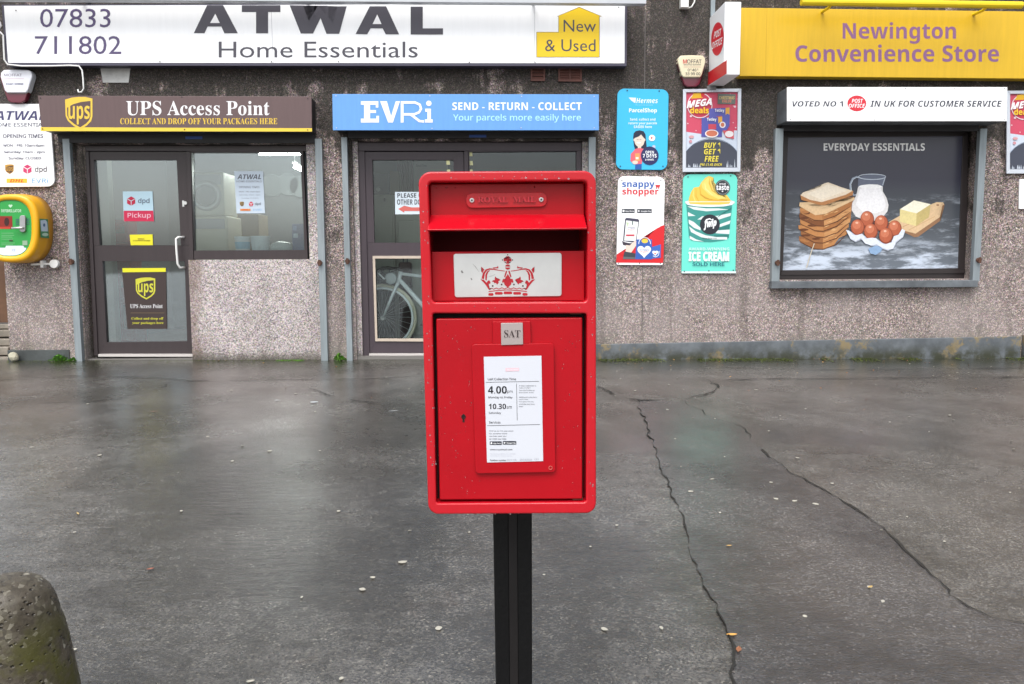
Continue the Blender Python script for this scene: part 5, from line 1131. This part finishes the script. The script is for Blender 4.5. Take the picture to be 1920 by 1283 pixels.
for fn in (lambda p: p, mir):
    wds = lambda l: l if fn(((0, 0), (1, 1)))[0] == (0, 0) else l[::-1]
    a.stroke(fn([(895, 367), (800, 354), (720, 338), (655, 332), (600, 352), (562, 405), (545, 490)]), wds([11, 12, 18, 24, 28, 34, 40]), CR_)
    a.stroke(fn([(660, 352), (622, 380), (600, 430), (598, 512)]), wds([6, 24, 30, 22]), CR_)
    a.poly(fn([(518, 296), (545, 316), (568, 345), (540, 400), (520, 375), (530, 345)]), CR_)
    a.poly(fn([(698, 310), (772, 304), (788, 280), (796, 322), (720, 326)]), CR_)
    a.poly(fn([(508, 498), (560, 503), (606, 552), (625, 520), (650, 512), (670, 548), (660, 572), (642, 562), (638, 590), (655, 638), (692, 640), (662, 666), (638, 660), (602, 602), (556, 545)]), CR_)
    a.poly(fn([(745, 450), (768, 478), (762, 492), (800, 486), (830, 508), (790, 530), (800, 545), (778, 582), (752, 555), (728, 560), (722, 538), (690, 536), (708, 512), (738, 508), (735, 480)]), CR_)
    a.stroke(fn([(925, 362), (912, 405), (893, 462)]), wds([22, 24, 18]), CR_)
    a.poly(fn([(943, 410), (943, 630), (925, 615), (890, 580), (880, 540), (862, 560), (852, 530), (868, 490), (900, 490), (915, 530), (905, 470)]), CR_)
    for x, y in ((703, 603), (845, 580)): a.ell(*fn([(x, y)])[0], 14, 14, CD, 10)
    a.stroke(fn([(648, 655), (690, 640), (715, 655), (760, 636), (800, 652), (850, 632), (890, 650), (943, 630)]), 13, CR_)
    a.stroke(fn([(638, 692), (790, 674), (943, 666)]), 14, CR_)
for x, y, w_ in ((675, 738, 82), (800, 720, 124), (945, 712, 134), (1092, 720, 124), (1218, 736, 82)): a.rr(x - w_ / 2, y - 21, x + w_ / 2, y + 21, 18, CR_)
a.build('crown', cpl)
# scuffs on the plate
a = Art(0, k, fn=lambda px, py, up: PB(px, py, .0232 - min(up, .003) * .05)); SC = (150, 150, 148)
a.stroke([(385, 250), (430, 300), (490, 385)], [3, 10, 3], SC); a.poly([(195, 365), (215, 352), (240, 395), (210, 400)], (120, 120, 118)); a.poly([(350, 480), (368, 478), (382, 505), (365, 512)], (130, 130, 128)); a.stroke([(645, 455), (700, 440), (740, 420)], 5, SC)
a.build('scuffs', cpl)
# collection door
k = (780, 560, 3.0556)
dq = [(817, 598), (1093, 596), (1093, 938), (824, 940)]
obj('door_gap', (lambda bm: (prism(bm, [PB(*p, .0275) for p in ((812, 589), (1099, 589), (1098, 941), (819, 943))], (0, .0015, 0)), bm)[1])(bmesh.new()), M_GAP, case)
bm = bmesh.new(); prism(bm, [PB(*p, .006) for p in dq], (0, .02, 0)); dr = obj('collection_door', bm, M_REDD, pb, bevel=.003, seg=3)
bm = bmesh.new(); prism(bm, [PB(*p, -.001) for p in quadmap([zz(318, 262), zz(790, 256), zz(800, 995), zz(340, 1003)], rrect(0, 0, 470, 740, 22, 4), (0, 0, 470, 740))], (0, .0065, 0)); fr_ = obj('notice_frame', bm, M_REDD, dr, bevel=.0012)
bm = bmesh.new(); prism(bm, [PB(*p, .0) for p in (zz(438, 132), zz(656, 130), zz(660, 258), zz(440, 262))], (0, .0055, 0)); obj('tab_holder', bm, M_REDD, dr, bevel=.0012)
bm = bmesh.new(); prism(bm, [PB(*p, -.003) for p in (zz(486, 140), zz(611, 138), zz(613, 262), zz(488, 266))], (0, .0025, 0)); tab = obj('day_tab', bm, mat('day_tab', (.42, .36, .35), .38, metal=.55), dr, bevel=.0005)
Art(0, k, fn=pbf(-.003)).text('SAT', 505, 180, 597, 222, (62, 50, 50), 'serif', -.006).build('lettering', tab)
bm = bmesh.new(); prism(bm, [PB(*p, -.0018) for p in (zz(388, 333), zz(718, 327), zz(728, 930), zz(407, 938))], (0, .0006, 0)); pap = obj('collection_notice', bm, mat('notice_paper', (.56, .58, .63), .3), fr_)
k2 = (880, 650, 5.347); IN = (24, 24, 30); IG = (64, 66, 76)
a = Art(0, k2, fn=lambda px, py, up: PB(px, py, -.0021 - min(up, .02) * .01))
def tq(s, x0, y0, x1, y1, c, st='sans', off=0.0): a.text(s, x0, y0, x1, y1, c, st, off)
tq('Last Collection Time', 185, 312, 468, 336, IN, 'sans', .012); a.stroke([(165, 357), (698, 347)], 4, IN)
tq('4.00', 187, 395, 375, 470, IN, 'bold'); tq('pm', 380, 440, 433, 472, IN); tq('Monday to Friday', 190, 496, 433, 523, IN, 'sans', .01); tq('10.30', 195, 572, 368, 625, IN, 'bold'); tq('am', 374, 595, 425, 622, IN); tq('Saturday', 196, 652, 318, 678, IN, 'sans', .01)
a.stroke([(472, 370), (480, 738)], 4, IN); tq('Services', 198, 746, 312, 770, IN, 'sans', .01); a.stroke([(180, 791), (706, 779)], 4, IN)
for i, w_ in enumerate(('A later collection is', 'made at 5.00pm', 'from the Postbox at', 'Bank Street, Annan', '', 'Additional collections', 'may be made', 'throughout the day', 'until the last time', 'shown')):
    if w_: tq(w_, 497, 384 + i * 23, 497 + len(w_) * 8.2, 398 + i * 23, IG)
for i, w_ in enumerate(('Find us on the app store', 'for locating other', 'services near you', 'or visit our site')): tq(w_, 200, 838 + i * 26, 200 + len(w_) * 10, 853 + i * 26, IG, 'sans', .01)
a.rr(204, 948, 325, 983, 6, (50, 52, 62)); a.rr(335, 945, 470, 980, 6, (50, 52, 62)); a.ell(221, 966, 9, 10, W, 10); tq('App Store', 240, 962, 320, 976, W, 'bold'); a.poly([(345, 954), (365, 963), (345, 974)], W); tq('Google Play', 374, 958, 465, 974, W, 'bold')
tq('www.royalmail.com', 206, 1022, 430, 1042, IN, 'sans', .012); tq('Please tell us about any damage', 208, 1068, 460, 1080, (190, 192, 204)); tq('missing or sealed boxes', 210, 1088, 430, 1100, (190, 192, 204)); tq('Postbox number', 208, 1128, 370, 1146, IN, 'sans', .012); tq('DG12 106', 378, 1126, 472, 1142, (150, 152, 162)); tq('25/03/2024', 505, 1122, 628, 1140, (150, 152, 162)); tq('CF1', 652, 1120, 692, 1136, (150, 152, 162))
a.poly([(362, 214), (497, 212), (498, 244), (364, 247)], (232, 196, 206)); tq('Royal Mail', 376, 222, 486, 240, (246, 226, 232), 'bold')
a.build('lettering', pap)
bm = bmesh.new(); tube(bm, [PB(*zz(272 + 0 * i, 0)) for i in (0, 1)] if False else [PB(869 + 3.4 * math.cos(q), 783 + 3.4 * math.sin(q), .0055) for q in [2 * PI * i / 12 for i in range(12)]], .0009, 6, True); kh = obj('keyhole', bm, M_GAP, dr)
bm = bmesh.new(); prism(bm, [PB(869 + 2.6 * math.cos(q), 781 + 3.4 * math.sin(q), .0054) for q in [2 * PI * i / 12 for i in range(12)]], (0, .0004, 0)); prism(bm, [PB(*p, .0053) for p in ((867.6, 781), (870.6, 781), (871, 793), (867.2, 793))], (0, .0004, 0)); obj('key_slot', bm, M_GAP, kh)
bm = bmesh.new(); tube(bm, [PB(1032 + 3.2 * math.cos(q), 877 + 3.2 * math.sin(q), -.002) for q in [2 * PI * i / 14 for i in range(14)]], .0006, 6, True); obj('screw_ring', bm, mat('worn_ring', (.55, .12, .10), .4), fr_)
bm = bmesh.new(); prism(bm, [PB(*p, .012) for p in ((1071, 586.5), (1092, 586.5), (1092, 590.5), (1071, 590.5))], (0, .01, 0)); prism(bm, [PB(*p, .010) for p in ((1075, 936.5), (1094, 936), (1094, 940.5), (1075, 941))], (0, .01, 0)); obj('hinge', bm, M_RUST, case)
# rain drops standing on the paint
bm = bmesh.new(); rnd = random.Random(3)
def drop(px, py, dy, r_, el=1.0):
    c = PB(px, py, dy); n_ = 6
    ring1 = [bm.verts.new(c + Vector((r_ * math.cos(2 * PI * i / n_), 0, r_ * el * math.sin(2 * PI * i / n_)))) for i in range(n_)]
    ring2 = [bm.verts.new(c + Vector((.6 * r_ * math.cos(2 * PI * i / n_), -.28 * r_, .6 * r_ * el * math.sin(2 * PI * i / n_)))) for i in range(n_)]
    for i in range(n_): bm.faces.new((ring1[i], ring1[(i + 1) % n_], ring2[(i + 1) % n_], ring2[i]))
    bm.faces.new(ring2); bm.faces.new(ring1[::-1])
for i in range(90):                          # rims
    s_ = rnd.random(); v = rnd.uniform(340, 955); 
    if s_ < .42: drop(785 + (v - 322) / 643 * 19 + rnd.uniform(5, 16), v, -.0003, rnd.uniform(.0005, .0014), rnd.uniform(1, 1.5))
    elif s_ < .72: drop(rnd.uniform(1103, 1113), v, -.0003, rnd.uniform(.0005, .0014), rnd.uniform(1, 1.5))
    elif s_ < .9: drop(rnd.uniform(830, 1090), rnd.uniform(327, 336), -.0003, rnd.uniform(.0005, .0012), 1)
    else: drop(rnd.uniform(830, 1090), rnd.uniform(572, 583), -.0003, rnd.uniform(.0005, .0012), 1)
for i in range(110):
    px, py = rnd.uniform(822, 900) if i % 3 else rnd.uniform(1044, 1090), rnd.uniform(605, 930); drop(px, py, .0058, rnd.uniform(.0004, .0011), rnd.uniform(1, 1.8))
for i in range(14): drop(rnd.uniform(815, 1090), rnd.uniform(961, 965), .004, rnd.uniform(.0012, .0022), 1.6)
for px, py in ((816, 349), (836, 349), (852, 349), (1005, 348), (986, 333), (1022, 335), (1048, 334), (1066, 335)): drop(px, py, .029 if py > 340 else -.0003, .002, .8)
wd = obj('rain_drops', bm, mat('water', (1, .9, .9), .12, trans=1, ior=1.33), pb, smooth=True); wd['kind'] = 'stuff'
# post: ribbed section
p0_, p1_ = PB(925, 964, .11), PB(997.5, 964, .11); s0 = U(925, 964, Y0 + .11); s1_ = U(997.5, 964, Y0 + .11); e0, e1 = U(930, 1283, Y0 + .11), U(998, 1283, Y0 + .11)
def down(a, b, z): return a + (b - a) * ((z - a.z) / (b.z - a.z))
zg = gz(0, Y0) - .05
def barp(f0_, f1_, yo, dep):
    a0_, a1_ = s0.lerp(s1_, f0_), s0.lerp(s1_, f1_); c0_, c1_ = e0.lerp(e1, f0_), e0.lerp(e1, f1_)
    pts = [a0_ + Vector((0, 0, .01)), a1_ + Vector((0, 0, .01)), down(a1_, c1_, zg), down(a0_, c0_, zg)]
    prism(bm, [p + Vector((0, yo, 0)) for p in pts], (0, dep, 0))
bm = bmesh.new(); barp(0, .40, 0, .07); barp(.401, .60, .004, .04); barp(.601, 1, 0, .07)
post = obj('post', bm, M_BLACK, pb, bevel=.003)
bm = bmesh.new(); barp(.385, .615, -.0012, .006); obj('post_rib', bm, mat('lighter_rib', (.011, .0095, .0095), .5, spec=.3, grime=.6), post, bevel=.001)  # central strip, slightly lighter than the rest of the post

# ---------------------------------------------------------------- bollard
bc = CAM + ray(14, 1060) * 2.15; bc.z = gz(bc.x, bc.y)
topz = (CAM + ray(14, 1062) * (2.15)).z
M_BOL = bpy.data.materials.new('mossy_concrete'); M_BOL.use_nodes = True; t = M_BOL.node_tree; b = t.nodes['Principled BSDF']
P = pos(t); v = node(t, 'ShaderNodeTexVoronoi', i_Scale=85.0); t.links.new(P, v.inputs['Vector']); spc = node(t, 'ShaderNodeSeparateColor'); t.links.new(v.outputs['Color'], spc.inputs[0])
r = ramp(t, [(0, (.035, .029, .021)), (.55, (.085, .071, .052)), (.90, (.095, .085, .06)), (.965, (.26, .24, .19)), (1, (.34, .32, .26))]); t.links.new(spc.outputs[0], r.inputs[0])
sep = node(t, 'ShaderNodeSeparateXYZ'); t.links.new(P, sep.inputs[0])
v2 = node(t, 'ShaderNodeTexVoronoi', i_Scale=48.0); mp2 = pos(t, (1, 1, 1.4)); t.links.new(mp2, v2.inputs['Vector'])
nz = noise_(t, P, 14, 6, .65); nz2 = noise_(t, P, 5, 5, .6)
base = mix(t, math_(t, 'MULTIPLY', mrange(t, nz2, .35, .6), .7), r.outputs[0], (.035, .026, .013))
base = mix(t, math_(t, 'MULTIPLY', mrange(t, sep.outputs[2], topz - .05, topz - .22), mrange(t, nz, .36, .60)), base, (.055, .052, .007))
base = mix(t, mrange(t, math_(t, 'SUBTRACT', .26, v2.outputs['Distance']), 0, .12, 0, .7), base, (.012, .010, .008))
t.links.new(base, b.inputs['Base Color']); b.inputs['Roughness'].default_value = .5
bp = node(t, 'ShaderNodeBump', i_Strength=.75, i_Distance=.007); t.links.new(math_(t, 'ADD', math_(t, 'MULTIPLY', nz, .8), math_(t, 'ADD', math_(t, 'MULTIPLY', mrange(t, v2.outputs['Distance'], .05, .3), .9), math_(t, 'MULTIPLY', spc.outputs[1], .35))), bp.inputs['Height']); t.links.new(bp.outputs[0], b.inputs['Normal'])
bm = bmesh.new(); H_ = topz - bc.z
prof = [(.165, 0), (.158, .08), (.150, H_ - .33), (.133, H_ - .197), (.121, H_ - .125), (.108, H_ - .067), (.095, H_ - .038), (.074, H_ - .016), (.050, H_ - .004), (.015, H_)]
pp = []
for (r0, h0), (r1, h1) in zip(prof, prof[1:]):
    for i in range(4): pp.append((r0 + (r1 - r0) * i / 4, h0 + (h1 - h0) * i / 4))
lathe(bm, (bc.x, bc.y, bc.z - .03), pp + [prof[-1]], 64)
for v_ in bm.verts:
    d = Vector((v_.co.x - bc.x, v_.co.y - bc.y, 0)); v_.co += d * .35 * (noise.noise(v_.co * 9) * .16 + noise.noise(v_.co * 38) * .06)
tag(obj('bollard', bm, M_BOL, smooth=True, origin=bc), 'squat rounded stone bollard with moss at the lower left corner', 'bollard')

# ---------------------------------------------------------------- far left: gate, stone steps, stone
GX = XL - .02
t_ = thing('wooden_gate', (GX - .35, .35, 0), 'brown weathered timber gate beyond the left corner of the shop', 'gate')
bm = bmesh.new()
for i in range(5): box(bm, GX - .62 + i * .12, GX - .62 + i * .12 + .112, .36, .385, .36, 1.05)
obj('boards', bm, mat('gate_timber', (.13, .065, .035), .7, grime=.5), t_)
for q in (.45, .88): obj('rail', B(GX - .62, GX - .02, .387, .42, q, q + .08), MATS['gate_timber'], t_)
t_ = thing('stone_steps', (GX - .3, .2, -.05), 'rough layered stone steps beside the left corner of the shop', 'steps')
M_STN = mat('step_stone', (.26, .23, .19), .7, grime=.55, bump=.5, bscale=30)
for i, (z0_, z1_, y0s) in enumerate(((-.1, .04, .02), (.045, .13, .10), (.135, .21, .18), (.215, .29, .26), (.295, .355, .32))):
    bm = bmesh.new(); rnd = random.Random(i); x = GX - .9
    while x < GX - .02:
        x2 = min(GX - .006, x + rnd.uniform(.22, .4)); box(bm, x, x2 - .012, y0s + rnd.uniform(0, .03), y0s + .5, z0_, z1_ - rnd.uniform(0, .012)); x = x2
    obj('step', bm, M_STN, t_, bevel=.01)
bm = bmesh.new(); bmesh.ops.create_icosphere(bm, subdivisions=2, radius=.06); c = U(27, 672, -.06)
for v_ in bm.verts: v_.co = Vector((v_.co.x * .8, v_.co.y * .7, v_.co.z * .8)) * (1 + .25 * noise.noise(v_.co * 20)) + Vector((c.x, -.07, gz(c.x, 0) + .045))
tag(obj('loose_stone', bm, mat('pale_stone', (.42, .40, .30), .7, grime=.5, bump=.5), origin=(c.x, -.07, gz(c.x, 0))), 'pale loose stone at the foot of the wall near the steps', 'stone')

# ---------------------------------------------------------------- weeds, moss, leaves, litter
M_WEED = mat('weed_green', (.11, .30, .02), .6, grime=.3); M_MOSS = mat('moss', (.07, .095, .010), .9, grime=.5)
def weed(px, py, wpx, hpx, label, n=70, grass=False):
    c = U(px, py, -.03); w_, h_ = wpx / 185, hpx / 185; bm = bmesh.new(); z0_ = gz(c.x, 0); rnd = random.Random(int(px))
    for i in range(n):
        x = c.x + rnd.gauss(0, w_ * .3) if not grass else c.x + rnd.uniform(-.5, .5) * w_; y = -.02 - abs(rnd.gauss(0, .035)); k_ = max(.2, 1 - abs(x - c.x) / w_ * 1.3); z = z0_ + rnd.uniform(.1, 1) * h_ * k_
        l = rnd.uniform(.008, .018); a_ = rnd.uniform(0, 2 * PI); d = Vector((math.cos(a_), math.sin(a_) * .6 - .3, rnd.uniform(-.2, .6))).normalized(); s_ = d.cross(Vector((rnd.uniform(-1, 1), 1, 1))).normalized()
        p = Vector((x, y, z))
        if grass: d = Vector((rnd.uniform(-.5, .5), -.3, 1)).normalized(); p.z = z0_; l = h_ * rnd.uniform(.5, 1) / 2; s_ *= .25
        vs = [bm.verts.new(q) for q in (p - d * l, p + s_ * l * .6, p + d * l, p - s_ * l * .6)]; bm.faces.new(vs)
        if i % 5 == 0: tube(bm, [(c.x + (x - c.x) * .3, -.02, z0_ - .005), p], .0015, 4)
    tag(obj('weed', bm, M_WEED, origin=(c.x, -.03, z0_)), label, 'weed', 'weeds along the foot of the wall')
weed(113, 680, 28, 13, 'small bright green weed at the foot of the wall left of the left door', 120)
weed(140, 676, 14, 8, 'tiny green weed touching the foot of the leftmost guide rail', 40)
weed(637, 668, 18, 14, 'small bright green weed between the two middle guide rails', 110)
weed(545, 672, 52, 6, 'low grassy weed strip under the pale panel of the left shop', 160, True)
bm = bmesh.new(); rnd = random.Random(8)
for i in range(5200):
    if rnd.random() < .8: x = rnd.uniform(U(1120, 680, 0).x, U(1930, 680, 0).x); k_ = 1
    else: x = rnd.uniform(XL, -1.6); k_ = .5
    if noise.noise(Vector((x * 2.2, 0, 3))) < (-.15 if x < 3.2 else .05): continue
    y = -.04 - abs(rnd.gauss(0, .085)); r_ = rnd.uniform(.004, .011) * (k_ if k_ < 1 else 1); a_ = rnd.uniform(0, PI)
    c = Vector((x, y, gz(x, y) + rnd.uniform(.001, .008)))
    vs = [bm.verts.new(c + Vector((r_ * math.cos(a_ + q), r_ * math.sin(a_ + q) * .8, rnd.uniform(0, .006)))) for q in (0, 1.9, 3.6, 5)]; bm.faces.new(vs)
tag(obj('moss', bm, M_MOSS), 'green moss growing along the foot of the plinth', 'moss', kind='stuff')
# trodden specks of gum and litter
protos = []
PALE = mat('gum', (.40, .38, .32), .6, grime=.2); PALE2 = mat('gum_dull', (.19, .18, .15), .6, grime=.3)
for i in range(7):
    bm = bmesh.new(); n_ = 9; rnd = random.Random(i + 40); ax = rnd.uniform(.55, 1)
    rr_ = [rnd.uniform(.7, 1.1) for _ in range(n_)]
    prism(bm, [(rr_[q] * math.cos(2 * PI * q / n_), ax * rr_[q] * math.sin(2 * PI * q / n_), 0) for q in range(n_)], (0, 0, .12))
    bm.normal_update()
    me = bpy.data.meshes.new('gum_spot'); bm.to_mesh(me); bm.free(); me.materials.append(PALE if i < 4 else PALE2); protos.append(me)
spots = [(755, 1056, 9), (699, 1085, 6), (679, 1107, 8), (566, 1122, 4), (1133, 1182, 8), (1509, 1158, 6), (823, 1180, 9), (1240, 1180, 7), (187, 855, 5), (506, 847, 5), (436, 866, 4), (1335, 900, 5), (1455, 937, 6), (1490, 941, 6), (1530, 947, 7), (1655, 1130, 7), (1630, 1103, 6), (1295, 923, 6), (1445, 906, 4), (1418, 732, 4), (1495, 860, 4), (1560, 908, 4), (635, 960, 5), (1350, 963, 4), (340, 960, 4), (640, 1275, 6), (140, 1220, 5), (470, 1280, 8), (60, 840, 4), (140, 1000, 4), (1771, 1017, 4), (1020, 1080, 3), (1107, 1027, 3), (880, 1000, 3)]
rnd = random.Random(21)
for i in range(225):
    while True:
        x, y = rnd.uniform(-4.6, 5.2), -rnd.uniform(.15, 5.2) * rnd.random() ** .35
        if (x > 1 and rnd.random() < .95) or rnd.random() < .5: break
    p = Vector((x, y, 0)); spots.append((p, None, rnd.choice((.004, .005, .006, .008, .011))))
for i, (a_, b_, r_) in enumerate(spots):
    if b_ is None: p = Vector((a_.x, a_.y, gz(a_.x, a_.y))); s_ = r_
    else: p = G(a_, b_); s_ = r_ * (p - CAM).dot(FWD) / F
    o_ = bpy.data.objects.new('gum_spot', protos[i % 4 if b_ is not None else rnd.randrange(7)]); COL.objects.link(o_); o_.location = p + Vector((0, 0, .0045)); o_.scale = (s_, s_ * (1.3 if b_ is None else 1.0), .012 if s_ < .02 else .02); o_.rotation_euler = (0, 0, rnd.uniform(0, 6))
    tag(o_, 'small pale speck trodden flat on the wet tarmac', 'litter speck', 'pale specks trodden into the tarmac')
rnd = random.Random(77); lm = []
for c_ in ((150, 96, 52), (196, 150, 84), (120, 66, 44), (170, 124, 70)):
    bm = bmesh.new(); pts = [(math.cos(q) * (1 + .15 * math.cos(3 * q)), .55 * math.sin(q), .25 * abs(math.sin(q))) for q in [2 * PI * i / 9 for i in range(9)]]
    c0 = bm.verts.new((0, 0, 0)); ring0 = [bm.verts.new(p) for p in pts]
    for i in range(9): bm.faces.new((c0, ring0[i], ring0[(i + 1) % 9]))
    me = bpy.data.meshes.new('fallen_leaf'); bm.to_mesh(me); bm.free(); me.materials.append(flat(c_)); lm.append(me)
for i in range(75):
    x = rnd.uniform(1.3, 5.4) if i % 5 else rnd.uniform(-4.2, 1.2); y = -.06 - (rnd.random() ** 2.2) * (2.6 if i % 3 else .4)
    o_ = bpy.data.objects.new('fallen_leaf', lm[rnd.randrange(4)]); COL.objects.link(o_); s_ = rnd.uniform(.006, .013); o_.location = (x, y, gz(x, y) + .006); o_.scale = (s_, s_, s_); o_.rotation_euler = (rnd.uniform(-.3, .3), rnd.uniform(-.3, .3), rnd.uniform(0, 6))
    tag(o_, 'tiny curled brown leaf lying on the tarmac near the shop wall', 'leaf', 'small fallen leaves near the shop wall')
# fallen leaves and paper scraps
def leaf(px, py, l, col, label, name='fallen_leaf', rot=0., curl=.3, wdt=.45, cat='leaf'):
    p = G(px, py, .006); bm = bmesh.new(); n_ = 6; pv = None
    for i in range(n_ + 1):
        u = i / n_; wv = wdt * l * math.sin(PI * min(1, max(.06, u))) ** .8; x = (u - .5) * l * 2
        cur = [bm.verts.new((x, s_ * wv, curl * l * (abs(s_) * .5 + (u - .5) ** 2))) for s_ in (-1, 0, 1)]
        if pv:
            for q in (0, 1): bm.faces.new((pv[q], pv[q + 1], cur[q + 1], cur[q]))
        pv = cur
    bmesh.ops.rotate(bm, verts=bm.verts[:], cent=(0, 0, 0), matrix=Matrix.Rotation(rot, 3, 'Z'))
    bmesh.ops.translate(bm, verts=bm.verts[:], vec=p)
    tag(obj(name, bm, flat(col), origin=p), label, cat)
leaf(1372, 1194, .018, (214, 160, 80), 'orange yellow leaf in the long crack at lower right')
leaf(1385, 1222, .02, (150, 100, 70), 'brown leaf just below the orange one in the crack', rot=1.2)
leaf(146, 966, .022, (190, 164, 110), 'curled straw coloured leaf on the tarmac at the left', rot=2.2, wdt=.2)
leaf(1367, 1026, .012, (196, 156, 90), 'small tan leaf in the middle of the darker tarmac strip')
leaf(1632, 1104, .014, (190, 160, 100), 'small tan leaf on the right beside the wide crack', rot=.6)
leaf(282, 1070, .014, (150, 84, 64), 'reddish brown leaf on the tarmac at the left', rot=.5)
leaf(738, 772, .035, (226, 232, 236), 'thin white paper scrap on the tarmac left of the post box', 'paper_scrap', .3, .05, .18, 'paper scrap')
leaf(589, 756, .03, (214, 222, 226), 'white folded paper scrap below the pale shop panel', 'paper_scrap', .2, .2, .5, 'paper scrap')
leaf(520, 752, .024, (206, 214, 218), 'small white paper scrap left of the folded one', 'paper_scrap', .1, .05, .25, 'paper scrap')
leaf(289, 773, .03, (128, 70, 56), 'flat reddish brown strip of litter on the tarmac', 'litter_strip', .05, .02, .2, 'litter')

bpy.data.objects.remove(TEXT)
